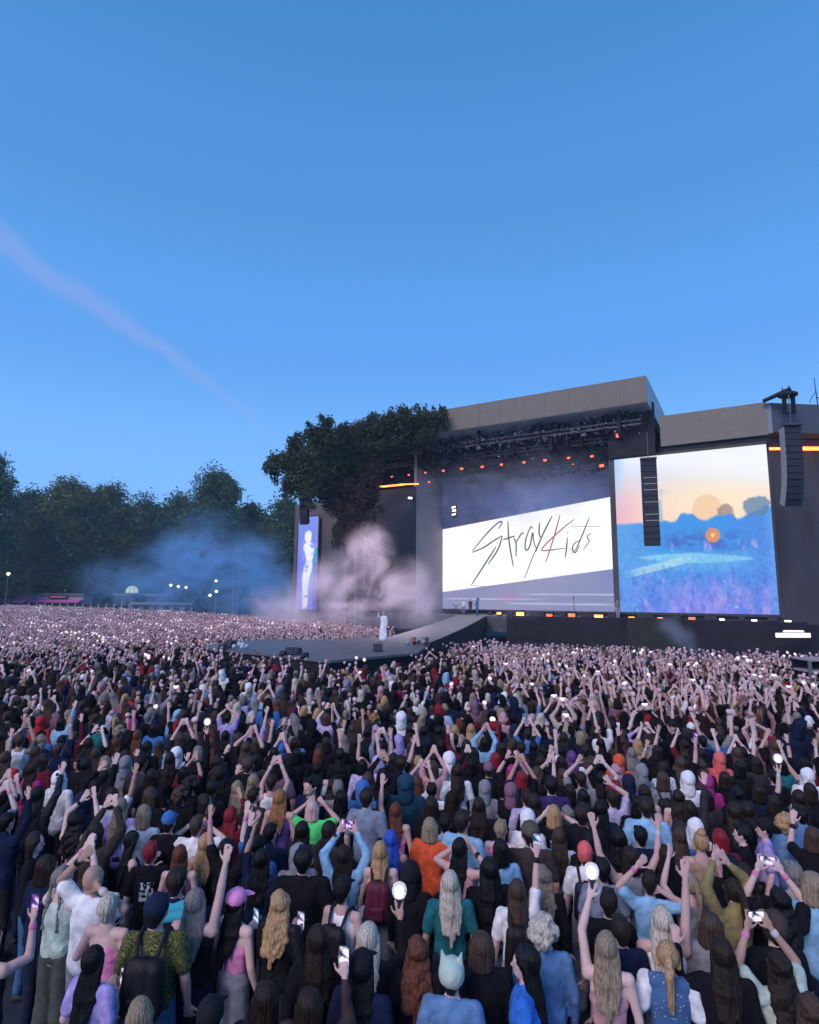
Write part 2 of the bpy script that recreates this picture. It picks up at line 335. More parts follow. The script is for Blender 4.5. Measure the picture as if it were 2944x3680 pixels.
for x, y, l in [(614, 2104, 'first of three warm park lamps counted from the lamp dome'), (641, 2108, 'middle one of three warm park lamps after the lamp dome'), (669, 2112, 'third warm park lamp counted from the lamp dome'),
                (30, 2063, 'lone warm lamp under the tall edge tree above the pink kiosk'), (755, 2140, 'low lamp in blue smoke before the two leaning poles'), (778, 2126, 'bright lamp in blue smoke next to the leaning poles'), (777, 2088, 'small lamp hanging higher in blue smoke by the leaning poles')]:
    park_lamp(x, y, 112, l)
def pole(x0, y0, x1, y1, label):
    Y = 95; a = at(x0, y0, Y); b = at(x1, y1, Y); g = a + (a - b) * (a.z / (b.z - a.z)); r = empty('flag_pole', (g.x, Y, 0), label=label, cat='pole')
    MB().tube([(0, 0, 0), (b.x - g.x, 0, b.z)], [.12, .07], 8).build('mast', mat('pole_red_white', (.45, .3, .34), .5), r)
    MB().lathe([(.1, 0), (.13, .1), (.05, .22)], (b.x - g.x, 0, b.z), 8).build('cap', WHITE, r)
pole(858, 2090, 866, 1982, 'tall thin pale pole rising from the blue smoke')
pole(838, 2110, 838, 2058, 'short thin pole beside the tall pale pole in blue smoke')
def stand():
    Y = 20.0; a = at(2903, 2372, Y); r = empty('slatted_stand', (a.x, Y, 0), label='pale slatted viewing stand cut off by the picture edge below the lit white sign', cat='stand')
    MB().box((2.0, .9, a.z * .5), (3.9, .1, a.z)).build('back_panel', BLACKP, r)
    for k in range(7): MB().box((2.0, .35, .25 + k * (a.z - .25) / 6), (4.0, .9, .06)).build('slat', mat('slat_grey_pink', (.36, .30, .33), .7), r)
    for x in (0, 1.9, 3.9): MB().box((x, -.08, a.z * .5 - .02), (.08, .08, a.z)).build('post', mat('grey_steel', (.2, .21, .24), .5, metal=.5), r)
stand()
def fence():
    Y = 124; a = at(105, 2172, Y); b = at(466, 2170, Y); H = (a.z + b.z) / 2; r = empty('site_fence', (a.x, Y, 0), label='row of black hoarding panels between pale posts behind the crowd', cat='fence'); n = 13; w = (b.x - a.x) / n
    for i in range(n): MB().box(((i + .5) * w, 0, H / 2), (w - .16, .06, H - .1)).build('panel', BLACKP, r)
    for i in range(n + 1): MB().box((i * w, -.02, H / 2 + .05), (.12, .12, H + .1)).build('post', WHITE, r)
fence()

# ================================================================ the stage
SD = Vector((.863, -.504, 0)).normalized()      # along the stage front, towards its near end
SN = Vector((.504, .863, 0)).normalized()       # into the stage
S0 = Vector((26, 55, 0))
def onS(px, py, off=0): return hit(px, py, S0 + SN * off, SN)
def uv(p, off=0): q = Vector(p) - S0; return q.dot(SD), q.z
def SP(u, z, off=0): return S0 + SD * u + SN * off + Vector((0, 0, z))
def u_at(px, off=0, py=2000): return uv(onS(px, py, off))[0]
def z_at(px, py, off=0): return onS(px, py, off).z
def sbox(b, u0, u1, z0, z1, o0, o1):
    return b.prism([SP(u0, z0, o0), SP(u1, z0, o0), SP(u1, z1, o0), SP(u0, z1, o0)], SN * (o1 - o0))
CLAD = mat('beige_cladding', (.205, .185, .16), .8, noise_s=1.4, noise_a=.07, bump=.3)
MESH_D = mat('dark_scrim', (.030, .028, .034), .9, noise_s=1.5, noise_a=.2)
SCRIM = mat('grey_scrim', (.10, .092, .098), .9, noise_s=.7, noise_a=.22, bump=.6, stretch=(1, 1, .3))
STEEL = mat('truss_steel', (.11, .11, .13), .45, metal=.6)
BLK = mat('stage_black', (.012, .012, .016), .6)
ZF = 2.55                                        # stage floor
uA, uB = u_at(1495), u_at(2203)                  # main opening
stage = empty('concert_stage', SP(uA, 0), 0, label='huge outdoor concert stage with grey fascia roof, wings and dark rigging', cat='stage')
def sp(name, b, m, parent=None, smooth=False, **t):
    o = b.build(name, m, None, smooth, **t)
    if parent is not None:
        for v in o.data.vertices: v.co -= parent.matrix_world.translation if parent.parent is None else stage.location
        o.parent = parent
    return o
stage.matrix_world = Matrix.Translation(stage.location)
def part(name, b, m, smooth=False):
    me = mesh_np(name, (np.array(b.v) - np.array(stage.location)).tolist(), b.f, smooth); return ob(name, me, m, stage)
def sub(name, b, m, parent, smooth=False):
    me = mesh_np(name, (np.array(b.v) - np.array(stage.location)).tolist(), b.f, smooth); return ob(name, me, m, parent)
FO = -3.0
ur = u_at(2325, FO, 1400); zt = z_at(2325, 1350, FO); zb = z_at(2328, 1446, FO)
ul = u_at(1150, FO, 1560)
# main roof: tall flat fascia, rounded over towards the back, sloping down a little at its far end
prof = [(0, zb), (0, zt)] + [(27 * math.sin(a), zt - (zt - zb + 1.0) * (1 - math.cos(a))) for a in [i * math.pi / 2 / 12 for i in range(1, 13)]]
b = MB(); b.prism([SP(ul, z, FO + o) for o, z in prof], SD * (ur - ul)); roof = part('roof', b, mat('roof_membrane', (.42, .50, .55), .55, noise_s=.4, noise_a=.08))
b = MB(); sbox(b, ul - .1, ur + .0, zb + .02, zt - .02, FO - .12, FO - .02); fas = sub('fascia', b, CLAD, roof)
b = MB()
for i in range(1, 16): sbox(b, ul + (ur - ul) * i / 16, ul + (ur - ul) * i / 16 + .03, zb + .05, zt - .05, FO - .135, FO - .12)
sub('fascia_seams', b, mat('seam', (.12, .115, .11), .8), fas)
# side roof (near wing): beige fascia then bluish return
wa, wb = u_at(2372, -1.5, 1540), u_at(2757, -1.5, 1500)
wz1, wz0 = z_at(2757, 1444, -1.5), z_at(2757, 1562, -1.5)
b = MB(); sbox(b, wa, wb, wz0, wz1, -1.5, 9); wr = part('wing_roof', b, mat('wing_roof_cladding', (.22, .20, .17), .8, noise_s=1.4, noise_a=.06, bump=.3))
b = MB(); sbox(b, wa, wb + .05, wz0 - .5, wz0 - .002, -1.2, 9); sub('roof_soffit', b, BLK, wr)
b = MB(); sbox(b, wb - .02, wb + .35, wz0 + .1, wz1 - .1, -1.46, -1.3); sub('gutter', b, mat('gutter_blue_grey', (.2, .24, .3), .6), wr)
Q = SP(wb + .35, 0, -1.4); RD = Vector((.995, .09, 0)).normalized(); RN = Vector((-.09, .995, 0))
b = MB(); b.prism([Q + Vector((0, 0, wz0 + .2)), Q + RD * 16 + Vector((0, 0, wz0 + .2)), Q + RD * 16 + Vector((0, 0, wz1 - .1)), Q + Vector((0, 0, wz1 - .1))], RN * 8)
part('side_roof_return', b, mat('return_blue_grey', (.085, .10, .13), .7, noise_s=.5, noise_a=.08))
# grey scrim walls around the near screen and past it
sw0, sw1 = u_at(2205), u_at(2800)
b = MB(); sbox(b, sw0, sw1, 0, wz0 - .3, .3, 8.5); part('wing_scrim', b, SCRIM)
Q2 = SP(sw1, 0, .3)
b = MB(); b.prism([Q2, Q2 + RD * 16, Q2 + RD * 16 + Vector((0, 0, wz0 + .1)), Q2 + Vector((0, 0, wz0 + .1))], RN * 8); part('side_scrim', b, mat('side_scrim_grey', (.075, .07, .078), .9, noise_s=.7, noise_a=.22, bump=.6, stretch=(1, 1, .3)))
b = MB(); sbox(b, sw0 - .05, sw0 + .45, 0, zb + .5, -.25, .3); part('opening_column', b, SCRIM)
# dark mesh header above the near screen
b = MB(); sbox(b, u_at(2205), u_at(2378), z_at(2300, 1640), zb + .8, -.5, .28); part('header_mesh', b, MESH_D)
# far wing
fz = z_at(1495, 1750)
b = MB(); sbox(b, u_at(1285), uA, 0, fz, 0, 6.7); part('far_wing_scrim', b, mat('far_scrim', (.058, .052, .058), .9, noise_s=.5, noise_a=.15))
b = MB(); sbox(b, u_at(1045), u_at(1285), 0, z_at(1200, 1800), .6, 6); part('far_wing_wall', b, mat('far_wall_grey', (.12, .105, .11), .9, noise_s=.4, noise_a=.1))
b = MB(); sbox(b, u_at(1150), uA, fz - .4, zb + .4, 5.5, 5.9); part('far_header', b, MESH_D)
# interior: side cheek, back wall, ceiling, floor
BK = 7.0
b = MB(); sbox(b, uA - .3, uA + .02, ZF, zb + 1, .02, BK + .6); part('inner_cheek', b, mat('cheek_lilac', (.34, .30, .36), .85, noise_s=.5, noise_a=.1))
b = MB(); sbox(b, uA + .02, uB + 4, ZF, zb + 2, BK + .45, BK + .6); part('back_wall', b, BLK)
b = MB(); b.prism([SP(uA - 8, zb + .6, FO + .4), SP(ur - .3, zb + .6, FO + .4), SP(ur - .3, zb - 1.0, BK + .4), SP(uA - 8, zb - 1.0, BK + .4)], (0, 0, .15)); part('ceiling', b, MESH_D)
b = MB(); sbox(b, uA - 6, uB + 14, 1.0, ZF, -2.6, BK + .5); part('floor', b, mat('stage_floor', (.10, .10, .12), .35, noise_s=1.5, noise_a=.2))
b = MB(); sbox(b, u_at(1820, -2.7), sw1 + 1.5, 0, ZF + .12, -2.9, -2.61); skirt = part('skirt', b, mat('skirt_black', (.02, .018, .026), .8, noise_s=1.2, noise_a=.3))
b = MB(); sbox(b, u_at(2250, -2.7), u_at(2440, -2.7), 0, ZF + .2, -3.3, -2.91); sub('skirt_step', b, mat('skirt_olive', (.03, .032, .026), .8, noise_s=2, noise_a=.3), skirt)
b = MB(); b.prism([Q2 + SN * -3.2, Q2 + SN * -3.2 + RD * 16, Q2 + SN * -3.2 + RD * 16 + Vector((0, 0, ZF - .2)), Q2 + SN * -3.2 + Vector((0, 0, ZF - .2))], RN * 3); part('side_deck', b, mat('side_deck_dark', (.022, .022, .03), .8))
# rigging: vertical drape strips and trusses
b = MB(); g = random.Random(3); u = uA - 12
while u < ur - .6:
    w = g.uniform(.10, .35); zz = g.uniform(1.0, 2.6) + (.8 if g.random() < .2 else 0)
    sbox(b, u, u + w, zb - zz, zb + .5, FO + 1 + g.uniform(0, 5), FO + 1.06 + g.uniform(5, 5.02)); u += w * g.uniform(.8, 2.2)
part('masking_drapes', b, MESH_D)
def truss(b, u0, u1, z, o, s=.42):
    for dz in (0, s):
        for do in (0, s): b.tube([SP(u0, z + dz, o + do), SP(u1, z + dz, o + do)], .035, 4)
    n = max(2, int((u1 - u0) / .9)); w = (u1 - u0) / n
    for i in range(n):
        a, c = u0 + i * w, u0 + (i + 1) * w; k = i % 2
        b.tube([SP(a, z + (s if k else 0), o), SP(c, z + (0 if k else s), o)], .02, 3); b.tube([SP(a, z + (s if k else 0), o + s), SP(c, z + (0 if k else s), o + s)], .02, 3)
        b.tube([SP(a, z, o + (s if k else 0)), SP(c, z, o + (0 if k else s))], .02, 3)
TZ = []
for i, (dz, o) in enumerate([(-1.5, -1.6), (-2.4, .2), (-3.0, 1.8), (-3.5, 3.4), (-4.1, 5.2), (-1.0, -.6), (-1.8, 2.6)]):
    b = MB(); truss(b, uA - (10 if i < 2 else -.3), uB + (3.4 if i < 2 else -.2), zb + dz, o)
    u = uA - (8 if i < 2 else -.6)
    while u < uB - .4: b.tube([SP(u, zb + dz + .4, o + .2), SP(u, zb + .6, o + .2)], .018, 3); u += 2.9
    part('lighting_truss', b, STEEL); TZ.append((zb + dz, o))
b = MB()                                             # small clamped fittings, cables, motors in the dark rig
for i in range(520):
    z, o = TZ[g.randrange(7)]; u = g.uniform(uA - 8, uB + 2); 
    if o > 1: u = g.uniform(uA + .4, uB - .3)
    s = g.uniform(.08, .3); zz = z + g.uniform(-.6, 1.3); sbox(b, u, u + s * g.uniform(.5, 1.6), zz, zz + s, o - .1, o + .25)
part('rig_fittings', b, mat('fitting_grey', (.10, .10, .13), .5, noise_s=3, noise_a=.6))['kind'] = 'stuff'
b = MB()
for i in range(420):
    s = g.uniform(.03, .075); u = g.uniform(uA - 2, ur - .5); zz = zb - abs(g.gauss(0, 1.1)) - .2; o = FO + g.uniform(.6, 1.2)
    sbox(b, u, u + s * g.choice((.5, 1, 2.2)), zz, zz + s * g.choice((.6, 1, 2.5)), o, o + .05)
part('rig_tags', b, mat('tag_pale', (.24, .24, .31), .6))['kind'] = 'stuff'

# ---------------------------------------------------------------- LED pictures as fine coloured grids
def screen_grid(name, corners, nx, ny, fn, strength, parent, mname):
    """corners: bl, br, tr, tl ; fn(U, V) -> rgb in display values"""
    bl, br, tr, tl = [np.array(c) for c in corners]
    U, V = np.meshgrid(np.linspace(0, 1, nx), np.linspace(0, 1, ny)); u = U.ravel()[:, None]; v = V.ravel()[:, None]
    P = bl * (1 - u) * (1 - v) + br * u * (1 - v) + tr * u * v + tl * (1 - u) * v
    i = np.arange((nx - 1) * (ny - 1)); r = i // (nx - 1); c = i % (nx - 1); a = r * nx + c
    F = np.stack([a, a + 1, a + nx + 1, a + nx], 1)
    me = mesh_np(name, P, F); col = np.clip(fn(U, V), 0, 1.2).reshape(-1, 3)
    lin = np.where(col <= .04045, col / 12.92, ((col + .055) / 1.055) ** 2.4)
    at_ = me.color_attributes.new('picture', 'FLOAT_COLOR', 'POINT'); at_.data.foreach_set('color', np.concatenate([lin, np.ones((len(lin), 1))], 1).astype(np.float32).ravel())
    return ob(name, me, mat(mname, (0, 0, 0), .5, (1, 1, 1), strength, attr='picture'), parent)
def C3(*c): return np.array(c) / 255.0
def mixc(A, B, t): t = np.clip(t, 0, 1)[..., None]; return A * (1 - t) + B * t
def sst(a, b, x): t = np.clip((x - a) / (b - a), 0, 1); return t * t * (3 - 2 * t)
def led(name, px, off, label, group, fn, nx, ny, strength, mname, frame_w=.22):
    u0, u1, z0, z1 = px; r = empty(name, SP((u0 + u1) / 2, z0, off), 0, label=label, cat='video screen', group=group); L0 = np.array(r.location)
    q = lambda u, z, o: np.array(SP(u, z, off + o)) - L0
    screen_grid('picture_panel', [q(u0, z0, -.10), q(u1, z0, -.10), q(u1, z1, -.10), q(u0, z1, -.10)], nx, ny, fn, strength, r, mname)
    b = MB(); t = frame_w
    for a in ((u0 - t, u1 + t, z1, z1 + t), (u0 - t, u1 + t, z0 - t, z0), (u0 - t, u0, z0, z1), (u1, u1 + t, z0, z1)):
        b.prism([q(a[0], a[2], -.16), q(a[1], a[2], -.16), q(a[1], a[3], -.16), q(a[0], a[3], -.16)], SN * .14)
    b.build('screen_frame', mat('screen_frame_grey', (.06, .058, .07), .7), r)
    b = MB(); b.prism([q(u0, z0, -.06), q(u1, z0, -.06), q(u1, z1, -.06), q(u0, z1, -.06)], SN * .05); b.build('backing', BLK, r)
    return r
# near big screen
ns = (u_at(2216), u_at(2785), (z_at(2235, 2196) + z_at(2800, 2212)) / 2, (z_at(2207, 1653) + z_at(2757, 1597)) / 2)
def near_pic(U, V):
    sky = mixc(C3(255, 214, 196) * np.ones(U.shape + (3,)), C3(215, 228, 255), sst(.55, .98, V))
    sky = mixc(sky, C3(255, 236, 205), np.exp(-((U - .72) ** 2 * 5 + (V - .68) ** 2 * 22)) * .95)
    sky = mixc(sky, C3(246, 250, 255), sst(.72, .95, V + .22 * U - .15))
    sky = mixc(sky, C3(238, 188, 204), sst(.30, .0, U) * sst(.95, .62, V))
    sky = mixc(sky, C3(160, 205, 255), sst(.12, .0, U) * sst(.6, 1, V) * .8)
    orb = (U - .62) ** 2 + ((V - .63) * 1.0) ** 2 < .095 ** 2
    sky = mixc(sky, C3(244, 200, 160), sst(1.06, .92, np.sqrt((U - .62) ** 2 + (V - .63) ** 2) / .095) * .72)
    low = mixc(C3(92, 158, 232) * np.ones(U.shape + (3,)), C3(66, 150, 232), sst(0, .5, U))
    nz = fbm(U * 14 + 3, V * 9 + 3, 5); nf = fbm(U * 40, V * 14, 9)
    low = mixc(low, C3(104, 140, 236), sst(.40, .05, V) * (.4 + .6 * nz)); low = mixc(low, C3(150, 140, 238), sst(.26, .0, V) * sst(.25, .7, fbm(U * 8, V * 4, 19)) * .8); low = mixc(low, C3(90, 132, 226), sst(.62, 1, U) * .6)
    low = mixc(low, C3(172, 160, 236), sst(.36, .06, V) * sst(.46, .86, fbm(U * 22 + 3 * fbm(U * 6, V * 6, 61), V * 8, 15)) * sst(.08, .2, U) * .9)
    low = mixc(low, C3(74, 98, 190), sst(.30, .6, fbm(U * 16, V * 30, 71)) * np.exp(-((V - .43) / .055) ** 2) * sst(.30, .4, U) * sst(.9, .7, U) * .8)
    low = mixc(low, C3(190, 170, 240), np.exp(-((V - .40) / .03) ** 2) * sst(.60, .72, nf) * sst(.30, .4, U) * .8)
    low = mixc(low, C3(190, 205, 250), sst(.76, .90, fbm(U * 38, V * 26, 21)) * sst(.34, .2, V) * .9)
    low = mixc(low, C3(84, 120, 222), sst(.40, .30, fbm(U * 18, V * 10, 27)) * sst(.32, .1, V) * .5)
    low = mixc(low, C3(120, 190, 250), sst(.94, 1, U) * .35)
    def band(y0, y1, e=.008): return sst(y0 - e, y0 + e, V) * sst(y1 + e, y1 - e, V)
    cy = .335 - .03 * (U - .5); th = .034 * np.clip(1 - np.abs(U - .52) / .36, 0, 1) ** .5
    low = mixc(low, C3(172, 232, 246), sst(th + .004, th - .008, np.abs(V - cy)) * (np.abs(U - .52) < .36) * .62)
    low = mixc(low, C3(120, 195, 240), np.exp(-(((U - .52) / .38) ** 4 + ((V - .315) / .06) ** 4)) * .45)
    rl = .235 + .22 * (U - .06); low = mixc(low, C3(196, 236, 236), sst(.030, .018, np.abs(V - rl)) * sst(.02, .16, U) * sst(.56, .40, U) * .6)
    low = mixc(low, C3(92, 140, 205), sst(.004, .001, np.abs(V - rl + .028)) * (U > .1) * (U < .5) * .6)
    low = mixc(low, C3(90, 170, 232), (U < .19) * sst(0, .19, .19 - U) * .5)
    low = low * (1 + .16 * (fbm(U * 70, V * 60, 81, 2) - .5)[..., None] * sst(.6, .45, V)[..., None]); low = mixc(low, C3(70, 100, 200), sst(.62, .78, fbm(U * 44, V * 22, 83)) * sst(.34, .2, V) * .45)
    # hazy trees on the shown horizon, lamp mast
    tl = .567 + .006 * np.sin(U * 60) + .045 * np.exp(-((U - .49) / .055) ** 4) + .03 * np.exp(-((U - .72) / .06) ** 4) + .06 * sst(.80, .99, U)
    tl = np.where(U < .185, .565, tl); tl = tl + .010 * (fbm(U * 50, U * 0 + 3, 41) - .5); img = mixc(sky, low, sst(tl + .013, tl - .010, V))
    tr2 = sst(1.25, .8, ((U - .915) / .075) ** 2 + ((V - .635) / .060) ** 2 - 1.3 * (fbm(U * 34, V * 34, 4) - .5)) * (V > .56); img = mixc(img, C3(96, 132, 172), tr2 * .8)
    tr3 = sst(1.3, .8, ((U - .735) / .055) ** 2 + ((V - .605) / .050) ** 2 - 1.2 * (fbm(U * 40, V * 40, 8) - .5)); img = mixc(img, C3(150, 130, 130), tr3 * .75 * (V > tl))
    mast = np.exp(-((U - .315) / .018) ** 4) * (V > .56) * (V < .75) + np.exp(-(((U - .315) / .05) ** 4 + ((V - .755) / .022) ** 4)); img = mixc(img, C3(120, 178, 215), np.clip(mast, 0, 1) * .6 * sst(.3, .6, fbm(U * 20, V * 12, 51)))
    r2 = (U - .645) ** 2 + (V - .47) ** 2; img = mixc(img, C3(232, 150, 90), (r2 < .044 ** 2) * .95); img = mixc(img, C3(250, 215, 180), (r2 < .012 ** 2) * .9)
    img = mixc(img, C3(210, 235, 255), (sst(.80, .92, fbm(U * 45 + 9, V * 60, 33)) * (V > .50) * (V < .56) * (U > .3)) * .9)
    return img
led('near_video_screen', ns, 0, 'huge square side screen showing a peach sunset sky over blue haze', 'video screens of the stage', near_pic, 260, 280, 1.0, 'near_screen_light')
# narrow far screen
fs = (u_at(1068), u_at(1140), z_at(1100, 2190), z_at(1100, 1858))
def far_pic(U, V):
    img = mixc(C3(112, 116, 226) * np.ones(U.shape + (3,)), C3(128, 150, 240), V)
    img = mixc(img, C3(160, 160, 235), sst(.55, .7, fbm(U * 3, V * 12, 3)) * .7)
    cx = .55 - .30 * (V < .0) - .16 * sst(.45, .1, V); w = np.interp(V, [0, .03, .2, .42, .53, .66, .70, .725, .75, .80, .84, .86], [.02, .16, .16, .24, .17, .32, .26, .11, .18, .20, .14, .0])
    img = mixc(img, C3(40, 165, 205), (abs(U - cx - .22) < w * .8) * (V > .3) * (V < .66) * .9)
    fg = sst(1.15, .8, np.abs(U - cx - .05 * np.sin(V * 14)) / (w * .9 + 1e-4)) * (V < .86); img = mixc(img, mixc(C3(242, 244, 255) * np.ones(U.shape + (3,)), C3(150, 165, 235), sst(.5, .8, fbm(U * 4, V * 22, 13))), fg)
    img = mixc(img, C3(70, 60, 170), ((U > .82) * (V < .5)) * .6)
    return img
led('narrow_video_screen', fs, .2, 'narrow tall side screen glowing lilac with a white figure, beside the tree trunk', 'video screens of the stage', far_pic, 40, 160, 1.0, 'far_screen_light', .15)
# back wall screen with the slanted white banner and its handwriting
bu0, bu1 = u_at(1592, BK), u_at(2215, BK); bz0, bz1 = ZF + .5, z_at(1900, 1690, BK)
BO = BK - .1
def buv(px, py): p = onS(px, py, BO - .10); u, z = uv(p); return (u - bu0) / (bu1 - bu0), (z - bz0) / (bz1 - bz0)
cTL, cTR, cBR, cBL = buv(1590, 1903), buv(2198, 1785), buv(2200, 2045), buv(1588, 2128)
def back_pic(U, V):
    up = mixc(C3(62, 68, 108) * np.ones(U.shape + (3,)), C3(88, 104, 165), np.exp(-((U - .62) ** 2 * 9 + (V - .78) ** 2 * 8)))
    up = mixc(up, C3(52, 54, 84), sst(.80, 1.0, V))
    lo = mixc(C3(150, 150, 186) * np.ones(U.shape + (3,)), C3(128, 138, 190), sst(.3, .9, fbm(U * 5, V * 3, 6)))
    for a, s_, w_ in ((.045, .7, .006), (.075, .3, .004), (.11, .8, .005)): lo = mixc(lo, C3(205, 205, 232), np.exp(-((V - a) / w_) ** 2) * sst(.15, .3, abs(U - s_) * -1 + .5))
    lo = mixc(lo, C3(190, 130, 190), np.exp(-(((U - .42) / .05) ** 2 + ((V - .09) / .02) ** 2)) * .8)
    yt = cTL[1] + (cTR[1] - cTL[1]) * (U - cTL[0]) / (cTR[0] - cTL[0]); yb = cBL[1] + (cBR[1] - cBL[1]) * (U - cBL[0]) / (cBR[0] - cBL[0])
    img = np.where((V > (yt + yb) / 2)[..., None], up, lo)
    return np.where(((V < yt) & (V > yb))[..., None], C3(262, 262, 265) * np.ones(U.shape + (3,)), img)
bs = led('back_video_screen', (bu0, bu1, bz0, bz1), BO, 'wide screen at the back of the stage with handwriting on a slanted white band', 'video screens of the stage', back_pic, 420, 330, 1.0, 'back_screen_light', .12)
def stroke(pts, w, taper=1):
    """pen stroke through photo points on the screen's plane, thick bevelled ribbon standing just proud of it"""
    P = [Vector(onS(x, y, BO - .13)) - bs.location for x, y in pts]
    # smooth the polyline
    for _ in range(2):
        Qs = [P[0]]
        for i in range(len(P) - 1): Qs += [P[i] * .75 + P[i + 1] * .25, P[i] * .25 + P[i + 1] * .75]
        P = Qs + [P[-1]]
    n = len(P); b = MB(); vs = []
    for i, p in enumerate(P):
        t = (P[min(i + 1, n - 1)] - P[max(i - 1, 0)]).normalized(); s = SN.cross(t).normalized(); k = w * (1 - taper * .55 * abs(2 * i / (n - 1) - 1) ** 2)
        for o in (0, -.03): vs += [p + s * k + SN * o, p - s * k + SN * o]
    b.add(vs, [(4 * i, 4 * i + 1, 4 * i + 5, 4 * i + 4) for i in range(n - 1)] + [(4 * i + 2, 4 * i + 6, 4 * i + 7, 4 * i + 3) for i in range(n - 1)] + [(4 * i, 4 * i + 4, 4 * i + 6, 4 * i + 2) for i in range(n - 1)] + [(4 * i + 1, 4 * i + 3, 4 * i + 7, 4 * i + 5) for i in range(n - 1)])
    return b
k4 = lambda L_: [(900 + x * .7826, 1400 + y * .7826) for x, y in L_]
INK = mat('ink_grey', (.015, .018, .02), .9, (.075, .085, .095), 1); RED = mat('ink_red', (.05, .01, .01), .9, (.42, .14, .17), 1); THIN = mat('ink_light', (.05, .05, .05), .9, (.30, .30, .27), 1)
def glyph(name, strokes, m, w, parent):
    b = MB()
    for s in strokes: q = stroke(k4(s), w); b.add(q.v, q.f)
    return b.build(name, m, parent)
glyph('letter_stroke_s', [[(1138, 640), (1154, 618), (1157, 605), (1140, 608), (1085, 660), (1020, 742)], [(1018, 748), (1070, 728), (1120, 692), (1156, 672)], [(1157, 672), (1140, 735), (1092, 802)], [(1128, 722), (1085, 790), (1015, 898)]], INK, .085, bs)
glyph('letter_stroke_t', [[(1183, 603), (1186, 690), (1208, 815)], [(1160, 690), (1215, 672)]], INK, .085, bs)
glyph('letter_stroke_r', [[(1208, 680), (1222, 700), (1220, 768)], [(1222, 700), (1248, 655), (1256, 662)]], INK, .08, bs)
glyph('letter_stroke_a', [[(1296, 640), (1290, 622), (1262, 690), (1262, 745), (1285, 725), (1298, 640), (1300, 700), (1318, 740)]], INK, .08, bs)
glyph('letter_stroke_y', [[(1328, 610), (1325, 660), (1332, 680)], [(1386, 580), (1340, 670), (1310, 745)]], INK, .085, bs)
glyph('letter_tail_y', [[(1350, 650), (1300, 760), (1258, 870)]], mat('ink_mauve', (.05, .03, .03), .9, (.25, .16, .17), 1), .06, bs)
glyph('letter_stroke_k', [[(1422, 575), (1395, 680), (1356, 795)], [(1488, 596), (1430, 640), (1330, 735), (1352, 742), (1445, 728)]], RED, .08, bs)
glyph('letter_stroke_i', [[(1458, 655), (1458, 660)], [(1456, 680), (1452, 730), (1446, 772)]], INK, .075, bs)
glyph('letter_stroke_d', [[(1557, 587), (1520, 680), (1492, 742)], [(1515, 690), (1482, 710), (1478, 742), (1495, 752), (1512, 715)]], INK, .065, bs)
glyph('letter_stroke_e', [[(1566, 660), (1545, 672), (1552, 690), (1560, 692), (1530, 735)]], INK, .055, bs)
glyph('letter_flourish', [[(1015, 899), (1080, 905), (1130, 898)], [(1455, 632), (1530, 628), (1612, 628)], [(1330, 740), (1410, 732), (1470, 728)], [(1465, 738), (1480, 728), (1492, 742), (1484, 754), (1470, 748)]], THIN, .035, bs)

# ---------------------------------------------------------------- lamps
LAMP_O = emis('lamp_red_orange', (1.0, .11, .05), 3.2); LAMP_A = emis('lamp_amber', (1.0, .40, .08), 4.5); LAMP_W = emis('lamp_white', (1, .95, .9), 5); LAMP_R = emis('lamp_red', (1, .06, .05), 5)
lamp_n = 0
def lamp(px, py, off, m, label, s=.42, group='red lamps hanging from the lighting trusses', hang=True, face=.62):
    p = onS(px, py, off); r = empty('stage_lamp', p, math.atan2(SN.x, SN.y) * -1, label=label, cat='stage lamp', group=group)
    MB().box((0, .14, 0), (s * 1.25, .34, s * 1.05)).build('housing', BLK, r)
    q = MB().box((0, -.045, 0), (s * 1.05, .03, s * face)); q.build('lens', m, r)
    b = MB()
    if hang: b.tube([(-s * .72, .14, 0), (-s * .72, .14, s * .9), (s * .72, .14, s * .9), (s * .72, .14, 0)], .025, 5); b.tube([(0, .14, s * .9), (0, .14, s * 1.6)], .03, 5)
    else: b.tube([(-s * .72, .14, 0), (-s * .72, .14, -s * .62), (s * .72, .14, -s * .62), (s * .72, .14, 0)], .025, 5)
    b.build('yoke', STEEL, r)
for i, (x, y) in enumerate([(1409, 1713), (1470, 1707), (1530, 1699), (1594, 1692), (1660, 1685), (1734, 1678), (1803, 1670), (1884, 1662), (1960, 1654), (2044, 1646), (2128, 1640)]):
    names = ['first', 'second', 'third', 'fourth', 'fifth', 'sixth', 'seventh', 'eighth', 'ninth', 'tenth', 'eleventh']
    lamp(x, y, 1.0, LAMP_O, f'{names[i]} glowing red lamp of the truss row, counted from the roof-edge tree', [.22, .24, .24, .3, .34, .34, .3, .3, .32, .3, .3][i])
for i, (x, y) in enumerate([(1560, 1640), (1640, 1632), (1752, 1610), (1850, 1600), (1915, 1648), (2085, 1600), (2010, 1590), (1700, 1662), (1600, 1668), (1795, 1640), (1880, 1625), (1990, 1620), (2120, 1590), (2060, 1668)]):
    lamp(x, y, 4.4, emis('lamp_dim_red', (1, .16, .12), 1.6), ['first', 'second', 'third', 'fourth', 'fifth', 'sixth', 'seventh', 'eighth', 'ninth', 'tenth', 'eleventh', 'twelfth', 'thirteenth', 'fourteenth'][i] + ' of the small dim pinkish lamps deep inside the dark roof rig', .24, 'small dim lamps deep in the rig')
lamp(2163, 1674, 1.0, LAMP_O, 'lower red lamp hanging beneath the end of the truss row near the big square screen', .42)
lamp(2226, 1565, -.8, LAMP_R, 'lone red lamp on the dark header above the big square screen', .55)
lamp(1543, 1733, 2.4, LAMP_O, 'small red lamp below the truss row above the dark far wing', .26)
lamp(1285, 1678, -1.0, LAMP_O, 'small red lamp among the leaves of the roof-edge tree', .22)
